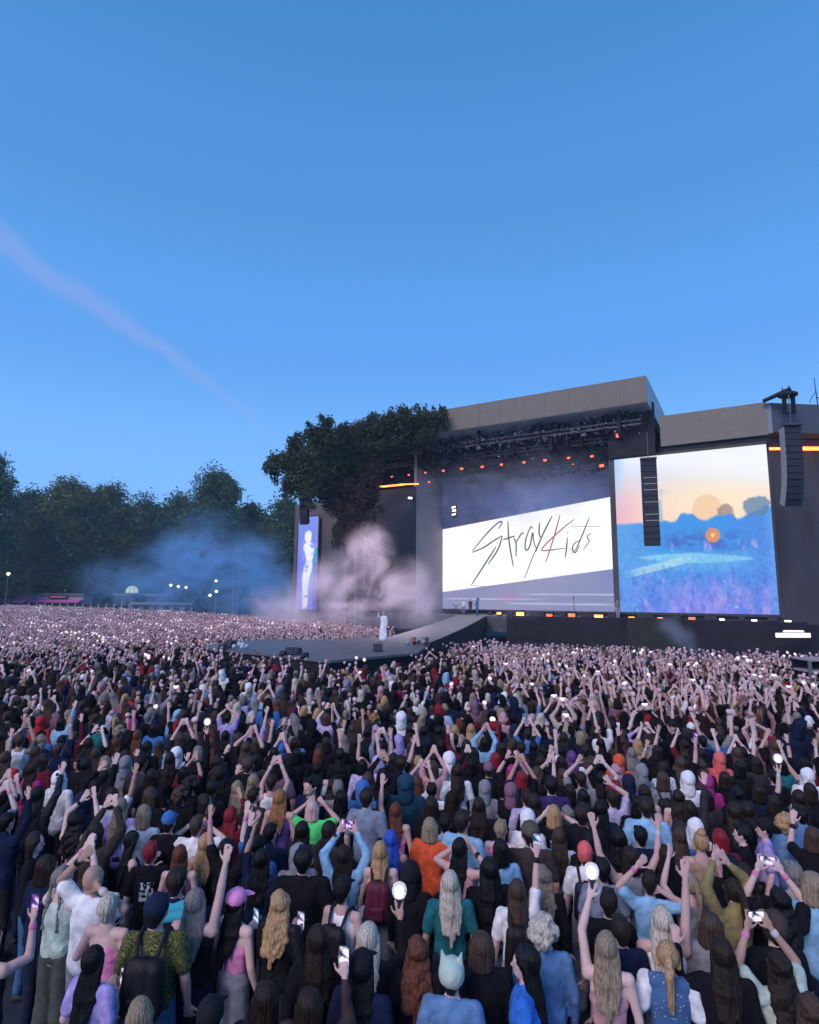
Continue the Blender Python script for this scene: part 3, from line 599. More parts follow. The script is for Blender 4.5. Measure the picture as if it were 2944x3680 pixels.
for i, (x, y, w, m, l) in enumerate([(1794, 2204, .42, LAMP_A, 'amber footlight nearest the ramp top'), (1870, 2207, .75, LAMP_A, 'wide amber footlight, second from the ramp'), (1975, 2212, .55, LAMP_O, 'orange footlight, third from the ramp'), (2055, 2211, .62, LAMP_O, 'bright orange footlight beneath the thin microphone mast'),
        (2152, 2217, .75, LAMP_A, 'wide amber footlight just before the opening column'), (2270, 2222, .5, LAMP_A, 'amber footlight under the corner of the big square screen'), (2373, 2224, .42, LAMP_A, 'yellowish footlight under the big square screen'), (2487, 2224, .5, LAMP_R, 'red footlight on the stage edge under the big square screen'),
        (2595, 2227, .34, LAMP_W, 'small white footlight next to the red one'), (2711, 2231, .38, LAMP_W, 'second small white footlight past the red one'), (2832, 2234, .42, LAMP_W, 'white footlight above the glowing white sign')]):
    lamp(x, y, -2.3, m, l, w, 'footlights along the stage front edge', False, .5)
# moving-head clusters on the dark far wing and the back screen edge
def cluster(px, py, off, dots, label):
    p = onS(px, py, off); r = empty('light_cluster', p, math.atan2(SN.x, SN.y) * -1, label=label, cat='stage lamp'); MB().box((0, .12, 0), (.7, .2, dots[0])).build('housing', BLK, r)
    for dx, dz in dots[1]: MB().lathe([(.02, -.05), (.13, -.03), (.13, .03), (.02, .05)], (0, 0, 0), 10).build('bulb', emis('bulb_white', (1, .93, .97), 3), r).matrix_local = Matrix.Translation((dx, -.03, dz)) @ Matrix.Rotation(R(90), 4, 'X')
cluster(1475, 1790, -.25, (.4, [(-.16, .03), (.14, -.02)]), 'pair of white bulbs high on the dark far wing')
def spot(px, py, off, target, e, col, ang):
    p = onS(px, py, off); ld = bpy.data.lights.new('added_beam', 'SPOT'); ld.energy = e; ld.color = col; ld.spot_size = R(ang); ld.spot_blend = .8; ld.shadow_soft_size = .3
    o = bpy.data.objects.new('added_beam', ld); COL.objects.link(o); o.location = p; o.rotation_euler = (Vector(target) - p).to_track_quat('-Z', 'Y').to_euler()
# added spots, standing in the air before the far wing, brighten the pink smoke
spot(1475, 1790, -7, at(1320, 2120, 55), 8500, (1, .78, .88), 75); spot(1560, 1720, -8, at(1220, 2150, 55), 9000, (1, .72, .8), 75)
lamp(1216, 1912, -6.5, LAMP_R, 'added red lamp reddening the drooping boughs beside the bare trunk', .16, 'red lamps hanging from the lighting trusses')  # lamp added to account for the red on the boughs
spot(1206, 1912, -8.5, at(1235, 1905, 63), 260, (1, .03, .08), 120)  # added red spot, set apart from that lamp, reddens the leaves
cluster(1632, 1838, BK - .6, (1.5, [(-.18, .5), (.1, .56), (-.12, .1), (.16, .12), (-.16, -.4), (.14, -.34)]), 'column of six pinkish bulbs in front of the blue back screen')
# orange strip lights
def strip(p0, p1, label, h=.22):
    r = empty('strip_light', p0, 0, label=label, cat='strip light', group='orange neon strips on the wings'); d = Vector(p1) - Vector(p0)
    MB().tube([(0, 0, 0), d], h * .5, 8).build('glowing_tube', emis('neon_orange', (1.0, .30, .06), 3.5), r, True)
    n = SN if abs(d.normalized().dot(SD)) > .9 else RN
    b = MB()
    for k in (.02, .5, .98): b.box(d * k + n * .12, (.12, .2, .14))
    b.build('bracket', BLK, r)
strip(onS(1343, 1752, -.2), onS(1452, 1741, -.2), 'orange neon strip on top of the dark far wing beside the tree')
strip(onS(1436, 1741, -.35), onS(1505, 1739, -.35), 'short orange neon strip at the corner of the dark far wing', .16)
pq = hit(2764, 1613, Q2 - RN * .3, RN); strip(hit(2764, 1613, Q2 - RN * .3, RN), hit(2812, 1612, Q2 - RN * .3, RN), 'short orange neon strip between the big square screen and the curved speaker array', .24)
strip(hit(2866, 1612, Q2 - RN * .3, RN), hit(3100, 1612, Q2 - RN * .3, RN), 'long orange neon strip past the curved speaker array', .34)
# white lit sign low on the side deck
def lit_sign():
    pl = Q2 - RN * 4.6; a = hit(2790, 2291, pl, RN); b_ = hit(2914, 2272, pl, RN); r = empty('lit_sign', a, 0, label='glowing white stepped panel low beneath the side scrim', cat='lit sign')
    w = (b_ - a).dot(RD); E = emis('sign_white', (1, .88, .98), 1.6)
    for i in range(3): MB().prism([RD * (w * (i / 3 + .01)), RD * (w * ((i + 1) / 3 - .01)), RD * (w * ((i + 1) / 3 - .01)) + Vector((0, 0, .34)), RD * (w * (i / 3 + .01)) + Vector((0, 0, .34))], RN * .1).build('glowing_panel', E, r)
    MB().prism([RD * w * .22 + Vector((0, 0, .40)), RD * w * .82 + Vector((0, 0, .40)), RD * w * .80 + Vector((0, 0, .54)), RD * w * .25 + Vector((0, 0, .54))], RN * .1).build('upper_panel', E, r)
    MB().prism([RD * -.1 + Vector((0, 0, -.08)), RD * (w + .1) + Vector((0, 0, -.08)), RD * (w + .1) + Vector((0, 0, .6)), RD * -.1 + Vector((0, 0, .6))], RN * .1).build('backing', BLK, r).location = RN * .12
lit_sign()
# ---------------------------------------------------------------- speaker arrays
def line_array(px, ytop, ybot, wpx, off_plane, label, curve, n, light):
    top = hit(px, ytop, *off_plane); Y = top.y; k = (top - CAM).length / FPX * .95; H = (ybot - ytop) * k * .97; wd = wpx * k
    r = empty('speaker_array', (top.x, top.y, top.z), R(-8) if curve else R(-20), label=label, cat='speaker array', group='hanging speaker arrays')
    MB().box((0, .1, .1), (wd * 1.05, .9, .12)).build('rigging_frame', STEEL, r)
    MB().tube([(0, .1, .15), (0, .1, 2.6)], .04, 6).build('chain', STEEL, r)
    h = H / n; ang = 0; p = Vector((0, 0, -.02))
    for i in range(n):
        ang = (R(26) * (i / (n - 1)) ** 2.2 if curve else 0); M = Matrix.Rotation(ang, 3, 'X')
        b = MB(); c = p + M @ Vector((0, .35, -h / 2)); b.box(c, (wd, .85, h * .95), M)
        cab = b.build('cabinet', mat('speaker_black', (.018, .022, .034), .55, noise_s=4, noise_a=.2), r)
        b = MB(); b.box(p + M @ Vector((0, -.085, -h / 2)), (wd * .94, .03, h * .8), M); b.build('grille', mat('grille_dark', (.03, .034, .05), .7, noise_s=30, noise_a=.4), cab)
        if light and i in light: b = MB(); b.box(p + M @ Vector((wd * .05, -.1, -h * .97)), (wd * .82, .03, h * .10), M); b.build('edge_glint', mat('grey_edge', (.45, .42, .42), .4), cab)
        if curve: b = MB(); b.box(p + M @ Vector((-wd * .5 - .015, .3, -h / 2)), (.03, .8, h * .96), M); b.build('side_plate', mat('side_grey', (.30, .31, .33), .6, noise_s=3, noise_a=.2), cab)
        p = p + M @ Vector((0, 0, -h))
line_array(2330, 1652, 1962, 52, (S0 - SN * 4.5, SN), 'straight black speaker column hanging in front of the big square screen', False, 14, (2, 4, 6, 8, 9, 3))
line_array(2846, 1532, 1795, 50, (S0 - SN * 7, SN), 'curved black speaker array with grey side hanging past the big square screen', True, 12, None)
def roof_rig():
    p = hit(2832, 1424, S0 - SN * 2, SN); r = empty('follow_spot_rig', p, 0, label='black rigging arm and winch standing on the wing roof edge', cat='rigging arm')
    a = hit(2742, 1442, S0 - SN * 2, SN) - p; c = hit(2842, 1398, S0 - SN * 2, SN) - p
    MB().tube([a, c], [.16, .22], 8).build('arm', BLK, r); MB().lathe([(.5, 0), (.75, .12), (.75, .3), (.45, .45)], (0, 0, -.1), 14).build('winch_drum', BLK, r)
    b = MB()
    for dx in (-.35, .4): b.box((dx, 0, -.75), (.22, .3, 1.5))
    b.tube([(-.4, 0, .2), (-.45, 0, .75)], .05, 5); b.tube([(.1, 0, .2), (.15, 0, .9)], .05, 5); b.box((0, 0, -1.5), (.3, .3, .1)); b.build('frame', BLK, r)
    p = hit(2938, 1442, Q + RN * 2, RN); r = empty('roof_antenna', p, 0, label='thin dark antenna mast with stay standing on the side roof', cat='antenna')
    MB().tube([(0, 0, -.3), (-.12, 0, 2.2)], [.05, .03], 6).build('mast', BLK, r); MB().tube([(-.75, 0, -.1), (-.05, 0, 1.0)], .03, 5).build('stay', BLK, r); MB().tube([(-.1, 0, .35), (.6, 0, .3)], .04, 5).build('arm', BLK, r)
roof_rig()
line_array(1092, 1792, 1892, 30, (S0 - SN * 5, SN), 'small curved black speaker array hanging before the narrow lilac screen', True, 10, None)

# ---------------------------------------------------------------- thrust deck, ramp, things on them
DZ = 1.9
dk = [hit_z(x, y, DZ) for x, y in [(728, 2322), (820, 2306), (985, 2297), (1200, 2300), (1345, 2288), (1420, 2300), (1545, 2312), (1500, 2346), (1185, 2374), (960, 2350), (760, 2330)]]
thrust = empty('thrust_stage', (dk[0].x, dk[0].y, 0), 0, label='low grey runway deck with black sides jutting into the crowd', cat='runway'); T0 = Vector(thrust.location)
def tp(name, b, m): return ob(name, mesh_np(name, [tuple(Vector(v) - T0) for v in b.v], b.f), m, thrust)
DECK = mat('deck_blue_grey', (.125, .13, .15), .45, noise_s=1.1, noise_a=.12); SIDE = mat('deck_side_black', (.014, .015, .022), .8, noise_s=1, noise_a=.3)
b = MB(); b.prism([p - Vector((0, 0, .10)) for p in dk], (0, 0, .10)); tp('deck', b, DECK)
cen = sum(dk, Vector()) / len(dk); b = MB(); b.prism([Vector((*(cen + (p - cen) * .985).xy, .0)) for p in dk], (0, 0, DZ - .102)); tp('skirt', b, SIDE)
r0, r1 = hit_z(1330, 2306, DZ), hit_z(1530, 2316, DZ); e0, e1 = SP(u_at(1640, -2.6), ZF, -2.6), SP(u_at(1745, -2.6), ZF, -2.6)
vs = []; n = 14
for i in range(n + 1):
    t = i / n; z = DZ + .012 + (ZF - DZ) * t ** 1.6
    a = r0.lerp(e0, t); c = r1.lerp(e1, t); vs += [(a.x, a.y, z), (c.x, c.y, z), (a.x, a.y, 0), (c.x, c.y, 0)]
b = MB(); b.add(vs, [(4 * i, 4 * i + 1, 4 * i + 5, 4 * i + 4) for i in range(n)]); tp('ramp_top', b, mat('ramp_grey', (.17, .17, .20), .45, noise_s=1.2, noise_a=.12))
b = MB(); b.add([(v[0], v[1], v[2] - .02) for v in vs], [(4 * i + 1, 4 * i + 3, 4 * i + 7, 4 * i + 5) for i in range(n)] + [(4 * i, 4 * i + 4, 4 * i + 6, 4 * i + 2) for i in range(n)]); tp('ramp_side', b, SIDE)
b = MB()
for i in range(7): t = i / 7; a = dk[8].lerp(dk[7], t); b.box((a.x, a.y - .03, .7), (.05, .05, 1.3))
tp('skirt_posts', b, mat('post_grey', (.06, .06, .07), .6))
def monitor(px, py, s, label, kind='wedge'):
    p = hit_z(px, py, DZ); r = empty('floor_monitor', p, R(random.uniform(-15, 15)), label=label, cat='floor monitor', group='black monitors and boxes on the runway deck')
    MB().prism([(-s, -.3, 0), (-s, .3, 0), (-s, .22, s * 1.5), (-s, -.1, s * 1.5)], (2 * s, 0, 0)).build('cabinet', mat('speaker_black', (.018, .022, .034), .55), r)
    MB().prism([(-s * .9, -.31, .04), (-s * .9, -.12, s * 1.4), (-s * .9, -.15, s * 1.4), (-s * .9, -.34, .04)], (1.8 * s, 0, 0)).build('grille', mat('grille_dark', (.03, .034, .05), .7), r)
for x, y, s, l in [(1044, 2352, .19, 'black monitor box at the deck edge, one of the joined pair'), (1064, 2352, .18, 'second black box of the joined pair at the deck edge'), (1358, 2340, .21, 'black wedge monitor alone on the deck before the white-dressed singer'),
                   (824, 2328, .22, 'black monitor box at the far tip of the deck'), (800, 2334, .15, 'low black wedge next to the box at the deck tip'), (1018, 2354, .11, 'small black box beside the joined pair'), (1092, 2362, .12, 'low black wedge at the front edge of the deck')]: monitor(x, y, s, l)
def bundle(px, py, z, label, cols, n, s):
    p = hit_z(px, py, z); r = empty('cloth_bundle', p, 0, label=label, cat='bundle'); g = random.Random(px)
    for j, c in enumerate(cols):
        b = MB()
        for i in range(n): b.lathe([(.02, -s), (s * .8, -s * .5), (s, 0), (s * .7, s * .6), (.02, s)], (g.uniform(-.5, .5), g.uniform(-.3, .3), s + g.uniform(0, s * 1.6)), 7)
        b.build('cloth', mat('bundle_%s_%d' % (px, j), c, .8), r, True)
bundle(855, 2336, DZ, 'crumpled white towel heap on the tip of the runway deck', [(.5, .55, .65)], 5, .11)
bundle(1500, 2318, DZ, 'heap of red and pale costumes where the ramp meets the deck', [(.35, .12, .10), (.3, .32, .34), (.06, .08, .08)], 6, .12)

for i, px_ in enumerate((1760, 1830, 1915, 1945, 2015, 2100, 2120, 2190, 2300, 2330, 2420, 2540, 2650, 2760)):
    p = SP(u_at(px_, -2.2), ZF + .12, -2.2); r = empty('stage_monitor', p, math.atan2(SN.x, SN.y) * -1, label=('first second third fourth fifth sixth seventh eighth ninth tenth eleventh twelfth thirteenth fourteenth'.split()[i]) + ' small black wedge monitor along the stage front, counted from the ramp top', cat='floor monitor', group='wedge monitors between the footlights'); w = .22 + .12 * (i % 3)
    MB().prism([(-w, -.2, 0), (-w, .25, 0), (-w, .18, .34 + .1 * (i % 2)), (-w, -.05, .34 + .1 * (i % 2))], (2 * w, 0, 0)).build('cabinet', BLK, r); MB().prism([(-w * .9, -.215, .03), (-w * .9, -.08, .30), (-w * .9, -.11, .30), (-w * .9, -.245, .03)], (1.8 * w, 0, 0)).build('grille', mat('grille_dark', (.03, .034, .05), .7), r)
# ---------------------------------------------------------------- stage smoke
def smoke(name, lobes, col, dens, seed, label, emitc=None, thr=.36):
    """one closed lumpy body of drifting smoke; density from noise fading to its rim"""
    pts = [Vector(l[0]) for l in lobes]; x0 = min(p.x - l[1] for p, l in zip(pts, lobes)); x1 = max(p.x + l[1] for p, l in zip(pts, lobes))
    y0 = min(p.y - l[2] for p, l in zip(pts, lobes)); y1 = max(p.y + l[2] for p, l in zip(pts, lobes)); z1 = max(p.z + l[3] for p, l in zip(pts, lobes))
    c = Vector(((x0 + x1) / 2, (y0 + y1) / 2, 0)); b = MB().box((0, 0, (z1 + .02) / 2 + .02), (x1 - x0, y1 - y0, z1 - .02)); o = b.build(name, None, None, kind='stuff', label=label, cat='smoke'); o.location = c
    m = bpy.data.materials.new(name); m.use_nodes = True; nt = m.node_tree; N = nt.nodes; L = nt.links; N.clear(); out = N.new('ShaderNodeOutputMaterial'); v = N.new('ShaderNodeVolumePrincipled')
    v.inputs['Color'].default_value = (*col, 1); v.inputs['Anisotropy'].default_value = .1
    if emitc: v.inputs['Emission Color'].default_value = (*emitc, 1)
    tc = N.new('ShaderNodeTexCoord'); nz = N.new('ShaderNodeTexNoise'); nz.inputs['Scale'].default_value = .23; nz.inputs['Detail'].default_value = 7; nz.inputs['Roughness'].default_value = .6; nz.inputs['Distortion'].default_value = 1.1
    mp = N.new('ShaderNodeMapping'); mp.inputs['Location'].default_value = (seed * 3.1, seed * 1.7, 0); mp.inputs['Scale'].default_value = (1, 1, 1.3); L.new(tc.outputs['Object'], mp.inputs[0]); L.new(mp.outputs[0], nz.inputs['Vector'])
    acc = None
    for p, l in zip(pts, lobes):
        s = N.new('ShaderNodeVectorMath'); s.operation = 'SUBTRACT'; L.new(tc.outputs['Object'], s.inputs[0]); s.inputs[1].default_value = p - c
        d = N.new('ShaderNodeVectorMath'); d.operation = 'DIVIDE'; L.new(s.outputs[0], d.inputs[0]); d.inputs[1].default_value = (l[1], l[2], l[3])
        e = N.new('ShaderNodeVectorMath'); e.operation = 'LENGTH'; L.new(d.outputs[0], e.inputs[0])
        r = N.new('ShaderNodeMapRange'); r.interpolation_type = 'SMOOTHSTEP'; L.new(e.outputs['Value'], r.inputs[0]); r.inputs[1].default_value = 1.0; r.inputs[2].default_value = .0; r.inputs[3].default_value = 0; r.inputs[4].default_value = l[4]
        if acc is None: acc = r.outputs[0]
        else:
            q = N.new('ShaderNodeMath'); q.operation = 'ADD'; L.new(acc, q.inputs[0]); L.new(r.outputs[0], q.inputs[1]); acc = q.outputs[0]
    nr = N.new('ShaderNodeMapRange'); L.new(nz.outputs['Fac'], nr.inputs[0]); nr.inputs[1].default_value = thr + .05; nr.inputs[2].default_value = .72; nr.inputs[3].default_value = .02; nr.inputs[4].default_value = 2.3
    q = N.new('ShaderNodeMath'); q.operation = 'MULTIPLY'; L.new(acc, q.inputs[0]); L.new(nr.outputs[0], q.inputs[1]); q2 = N.new('ShaderNodeMath'); q2.operation = 'MULTIPLY'; L.new(q.outputs[0], q2.inputs[0]); q2.inputs[1].default_value = dens
    L.new(q2.outputs[0], v.inputs['Density']); L.new(v.outputs[0], out.inputs['Volume']); o.data.materials.append(m); return o
def lob(px, py, Y, rx, rz, ry, k=1.0): p = at(px, py, Y); s = Y / FPX; return (p, rx * s, ry, rz * s, k)
smoke('blue_smoke', [lob(640, 2060, 92, 210, 190, 9, 1), lob(820, 2050, 88, 230, 150, 9, 1.1), lob(900, 2150, 84, 230, 110, 8, 1), lob(520, 2120, 96, 220, 110, 8, .6), lob(990, 2110, 84, 190, 120, 7, 1), lob(400, 2090, 100, 170, 110, 9, .4), lob(740, 1960, 92, 210, 170, 8, .6), lob(930, 2000, 86, 130, 150, 7, .5)], (.38, .70, 1.0), .20, 1, 'soft drifting cloud of blue stage smoke before the trees')  # blue stage light put into the smoke's own colour
smoke('pink_smoke', [lob(1010, 2170, 55, 150, 90, 5, .7), lob(1120, 2110, 55, 120, 110, 4, .55), lob(1330, 1940, 55, 90, 80, 4, .45), lob(1520, 2130, 55, 130, 90, 4, .5), lob(1230, 2130, 55, 170, 130, 5, 1), lob(1180, 2200, 55, 230, 90, 5, 1), lob(1360, 2080, 55, 130, 120, 4, 1.1), lob(1420, 2190, 55, 210, 100, 5, 1), lob(1290, 2010, 55, 125, 120, 4, 1.2), lob(1190, 2080, 55, 120, 110, 4, .9), lob(1050, 2210, 55, 170, 80, 5, .8), lob(1600, 2200, 55, 190, 85, 4, .8), lob(1790, 2190, 55, 200, 60, 3, .5), lob(1480, 2090, 55, 120, 110, 4, .5), lob(1360, 1980, 55, 80, 90, 3, .6)], (.94, .90, 1.0), .21, 4, 'pale pink billows of stage smoke around the runway end')
smoke('stage_haze', [(SP((uA + uB) / 2, z_at(1850, 1780, 4), 4), 17, 5, 7, 1), (SP(uB - 4, z_at(1850, 1700, 4), 4), 12, 5, 6, .8), (SP(uB - 6, ZF + 2, 3), 12, 4, 4, .8)], (.85, .9, 1.0), .11, 9, 'faint bluish haze hanging inside the stage opening')
smoke('screen_base_smoke', [lob(2450, 2290, 44, 60, 55, 2, .8), lob(2400, 2250, 46, 50, 50, 2, .6), lob(2510, 2330, 42, 70, 40, 2, .7)], (.6, .65, .75), .5, 6, 'small wisp of grey smoke at the foot of the big square screen')

# ================================================================ people
def _sphere(n=2):
    import bmesh
    bm = bmesh.new(); bmesh.ops.create_icosphere(bm, subdivisions=n, radius=1); v = np.array([tuple(x.co) for x in bm.verts]); f = np.array([[x.index for x in g.verts] for g in bm.faces]); bm.free(); return v, f
SV, SF = _sphere(3)
class PB:
    def __init__(s): s.v = []; s.f = []; s.n = 0
    def raw(s, v, f): s.v.append(v); s.f.append(f + s.n); s.n += len(v); return s
    def ell(s, c, r, M=None):
        v = SV * np.array(r)
        if M is not None: v = v @ np.array(M).T
        return s.raw(v + np.array(c), SF)
    def cap(s, a, b, r0, r1=None, flat=1.0, up=(0, 1, 0)):
        r1 = r0 if r1 is None else r1; a = np.array(a, float); b = np.array(b, float); d = b - a; L = np.linalg.norm(d); z = d / max(L, 1e-6)
        y = np.array(up, float); y = y - z * y.dot(z)
        if np.linalg.norm(y) < 1e-3: y = np.array((1, 0, 0)) - z * z[0]
        y /= np.linalg.norm(y); x = np.cross(y, z); t = SV[:, 2] > 0
        r = np.where(t, r1, r0)[:, None]; v = (SV[:, :1] * x + SV[:, 1:2] * y * flat + SV[:, 2:] * z) * r + np.where(t[:, None], b, a); return s.raw(v, SF)
    def merge(s): return np.concatenate(s.v), np.concatenate(s.f)
def skinned(name, pb, voxel, smooth_it=3, dec=None):
    v, f = pb.merge(); me = mesh_np('tmp', v, f); o = bpy.data.objects.new('tmp', me); COL.objects.link(o)
    m = o.modifiers.new('r', 'REMESH'); m.mode = 'VOXEL'; m.voxel_size = voxel; m.use_smooth_shade = True
    m = o.modifiers.new('s', 'SMOOTH'); m.factor = .6; m.iterations = smooth_it
    if dec: m = o.modifiers.new('d', 'DECIMATE'); m.ratio = dec
    dg = bpy.context.evaluated_depsgraph_get(); r = bpy.data.meshes.new_from_object(o.evaluated_get(dg)); r.name = name
    bpy.data.objects.remove(o); bpy.data.meshes.remove(me)
    r.polygons.foreach_set('use_smooth', np.ones(len(r.polygons), dtype=bool)); return r
ARM = {  # elbow, wrist of the right arm (+x); mirrored for the other
 'd': ((.245, -.01, 1.12), (.255, .07, .88)), 'f': ((.25, -.01, 1.15), (.10, .25, 1.24)), 'r': ((.235, .07, 1.655), (.225, .11, 1.90)),
 'q': ((.25, .20, 1.40), (.20, .26, 1.65)), 'P': ((.27, .14, 1.55), (.115, .22, 1.77)), 'v': ((.33, .06, 1.61), (.37, .11, 1.85)),
 'h': ((.27, .08, 1.63), (.085, .12, 1.81)), 'e': ((.38, .07, 1.44), (.15, .14, 1.61)), 'c': ((.22, .20, 1.54), (.055, .29, 1.76)), 's': ((.27, .14, 1.24), (.24, .22, 1.48))}
SH = np.array((.172, 0, 1.385))
AV = 0
def arm_pts(code, side):
    e, w = ARM[code]; k = np.array((side, 1, 1)); s = SH * k; e = np.array(e) * k; w = np.array(w) * k
    if AV and code != 'd':                       # each variant bends the same gesture a little differently, bone lengths kept
        g = np.random.default_rng(ord(code) * 7 + AV * 31 + side * 3); a, b = e - s, w - e; la, lb = np.linalg.norm(a), np.linalg.norm(b); sp_ = .10 if code in 'hcPf' else .22
        a = a / la + g.normal(0, sp_, 3); b = b / lb + g.normal(0, sp_, 3); e = s + a / np.linalg.norm(a) * la; w = e + b / np.linalg.norm(b) * lb
    return s, e, w
def hand_dir(e, w, code):
    d = (w - e); d /= np.linalg.norm(d)
    if code in 'PhFc': d = d * .6 + np.array((-.25 * np.sign(w[0]), .05, .6))
    if code == 'f': d = d * .7 + np.array((0, .3, .5))
    return d / np.linalg.norm(d)
def add_hand(pb, e, w, code, side):
    z = hand_dir(e, w, code); y = np.array((0, 1, 0)) if abs(z[1]) < .8 else np.array((0, 0, 1)); y = y - z * y.dot(z); y /= np.linalg.norm(y); x = np.cross(y, z)
    M = np.stack([x, y, z], 1); pb.ell(w + z * .045, (.040, .017, .052), M); curl = -.25 if code in 'dfPqsc' else -.04
    for i, (ox, l) in enumerate(((-.030, .062), (-.010, .074), (.011, .070), (.030, .054))):
        a = w + z * .085 + x * ox; m = a + z * l * .55 + y * (-curl) * .03 + x * ox * .25; t = m + z * l * .5 * (1 + curl) + y * (-curl) * .09
        pb.cap(a, m, .0105, .0095); pb.cap(m, t, .0095, .0085)
    s = -side * (1 if z[2] > 0 else 1); a = w + z * .03 + x * s * .03; m = a + z * .035 + x * s * .035; pb.cap(a, m, .013, .011); pb.cap(m, m + z * .034 + x * s * .008, .011, .009)
def body_mesh(L, Rr):
    p = PB()
    p.ell((0, .004, 1.600), (.074, .090, .105)); p.ell((0, .030, 1.545), (.055, .062, .062)); p.cap((0, .086, 1.60), (0, .104, 1.575), .009, .013)
    p.cap((-.03, .082, 1.618), (.03, .082, 1.618), .012); p.ell((0, .083, 1.535), (.022, .014, .010)); p.cap((0, -.01, 1.42), (0, .0, 1.55), .055, .050)
    for s in (-1, 1): p.ell((s * .078, -.003, 1.59), (.010, .018, .030)); p.ell((s * .03, .083, 1.605), (.012, .008, .006))
    p.cap((0, -.01, 1.43), (0, -.01, 1.40), .075, .085, .8); p.cap((-.13, -.005, 1.39), (.13, -.005, 1.39), .055, .055)
    p.ell((0, 0, 1.27), (.160, .100, .17)); p.ell((0, 0, 1.10), (.130, .088, .16)); p.ell((0, 0, .95), (.158, .108, .13))
    p.ell((-.07, .075, 1.27), (.06, .045, .055)); p.ell((.07, .075, 1.27), (.06, .045, .055))
    for side, code in ((-1, L), (1, Rr)):
        s, e, w = arm_pts(code, side); p.ell(s, (.056, .054, .058)); p.cap(s, e, .049, .039); m = e + (w - e) * .3; p.cap(e, m, .039, .040); p.cap(m, w, .040, .025); add_hand(p, e, w, code, side)
        h = np.array((side * .085, 0, .92)); k = np.array((side * .095, .015, .49)); a = np.array((side * .10, -.02, .09)); p.cap(h, k, .082, .052); c = k + (a - k) * .3; p.cap(k, c, .05, .052); p.cap(c, a, .052, .036); p.cap(a + np.array((0, -.02, -.045)), a + np.array((0, .14, -.055)), .036, .03, .8, (0, 0, 1))
    return skinned('body', p, .0095, 3)
def folds(me, amp, sc=9.0, seed=0):
    n = len(me.vertices); co = np.empty(n * 3, np.float32); me.vertices.foreach_get('co', co); co = co.reshape(-1, 3); nr = np.empty(n * 3, np.float32); me.vertices.foreach_get('normal', nr); nr = nr.reshape(-1, 3)
    a = fbm(co[:, 0] * sc + co[:, 2] * sc * .55 + 50, co[:, 2] * sc * .8 + co[:, 1] * sc + 50, seed, 3) - .5
    b = 1 - abs(2 * fbm(co[:, 0] * sc * .8 + 70, co[:, 2] * sc * .9 - co[:, 0] * sc * .6 + 70, seed + 5, 2) - 1)
    co = co + nr * ((a * 1.4 + (b - .7) * .9) * amp)[:, None]; me.vertices.foreach_set('co', co.ravel()); me.update(); return me
def top_mesh(kind, L, Rr):
    p = PB()
    if kind == 'b':  # strapless / halter
        p.ell((0, 0, 1.215), (.168, .112, .10)); p.cap((0, 0, 1.24), (0, 0, 1.06), .162, .142, .69); p.cap((-.10, .07, 1.26), (-.06, -.01, 1.43), .010); p.cap((.10, .07, 1.26), (.06, -.01, 1.43), .010)
        p.ell((0, .07, 1.26), (.125, .06, .06)); return folds(skinned('shirt', p, .011, 2), .004)
    lo = .88 if kind != 'v' else .93; fl = 1.14 if kind == 'l' else 1.04
    p.ell((0, 0, 1.27), (.176 * fl, .118 * fl, .165)); p.cap((0, 0, 1.27), (0, 0, 1.10), .168 * fl, .156 * fl, .70); p.cap((0, 0, 1.12), (0, 0, lo + .09), .156 * fl, .172 * fl, .72); p.ell((0, .078, 1.27), (.13, .055, .06))
    if kind == 'v':
        for s in (-1, 1): p.cap((s * .085, -.09, 1.34), (s * .09, -.02, 1.449), .019, .015); p.cap((s * .085, .085, 1.33), (s * .09, -.02, 1.449), .019, .015)
    else:
        p.cap((-.125, -.008, 1.392), (.125, -.008, 1.392), .066, .066); p.cap((0, -.015, 1.41), (0, -.01, 1.436), .088, .072, .85)
        if kind == 'l': p.cap((0, -.035, 1.43), (0, -.03, 1.46), .092, .075, .75)
        for side, code in ((-1, L), (1, Rr)):
            s, e, w = arm_pts(code, side); p.ell(s, (.070, .066, .070))
            if kind == 't': q = s + (e - s) * .68; p.cap(s, q, .066, .068)
            else: p.cap(s, e, .066, .056); p.cap(e, w - (w - e) * .10, .056, .038)
    return folds(skinned('shirt', p, .0125, 2), .017 if kind == 'l' else .013, 9)
def trousers_mesh(wide=0):
    p = PB(); p.ell((0, 0, .96), (.172, .122, .12))
    for s in (-1, 1): k = (s * .10, .015, .49); a = (s * (.105 + .02 * wide), -.02, .12 - .05 * wide); p.cap((s * .088, 0, .92), k, .098, .070 + .03 * wide); p.cap(k, a, .070 + .03 * wide, .058 + .05 * wide)
    return folds(skinned('trousers', p, .015, 2), .008, 7)
HC = np.array((0, -.012, 1.612))
def strands(me, amp, freq, wavy=0, seed=0):
    n = len(me.vertices); co = np.empty(n * 3, np.float32); me.vertices.foreach_get('co', co); co = co.reshape(-1, 3); nr = np.empty(n * 3, np.float32); me.vertices.foreach_get('normal', nr); nr = nr.reshape(-1, 3)
    ang = np.arctan2(co[:, 0], -(co[:, 1] - .05)); z = co[:, 2]
    u = ang * freq + wavy * 1.4 * np.sin(z * 34 + co[:, 0] * 20); a = vnoise(u + 30, z * (3 + 8 * wavy) + 10, seed) - .5; b = vnoise(u * 2.3 + 30, z * 4 + 10, seed + 1) - .5; c = fbm(co[:, 0] * 12 + 40, z * (7 + 12 * wavy) + 40, seed + 2, 2) - .5
    co = co + nr * ((a + .5 * b) * amp + c * amp * (1 + 2.5 * wavy))[:, None]; me.vertices.foreach_set('co', co.ravel()); me.update(); return me
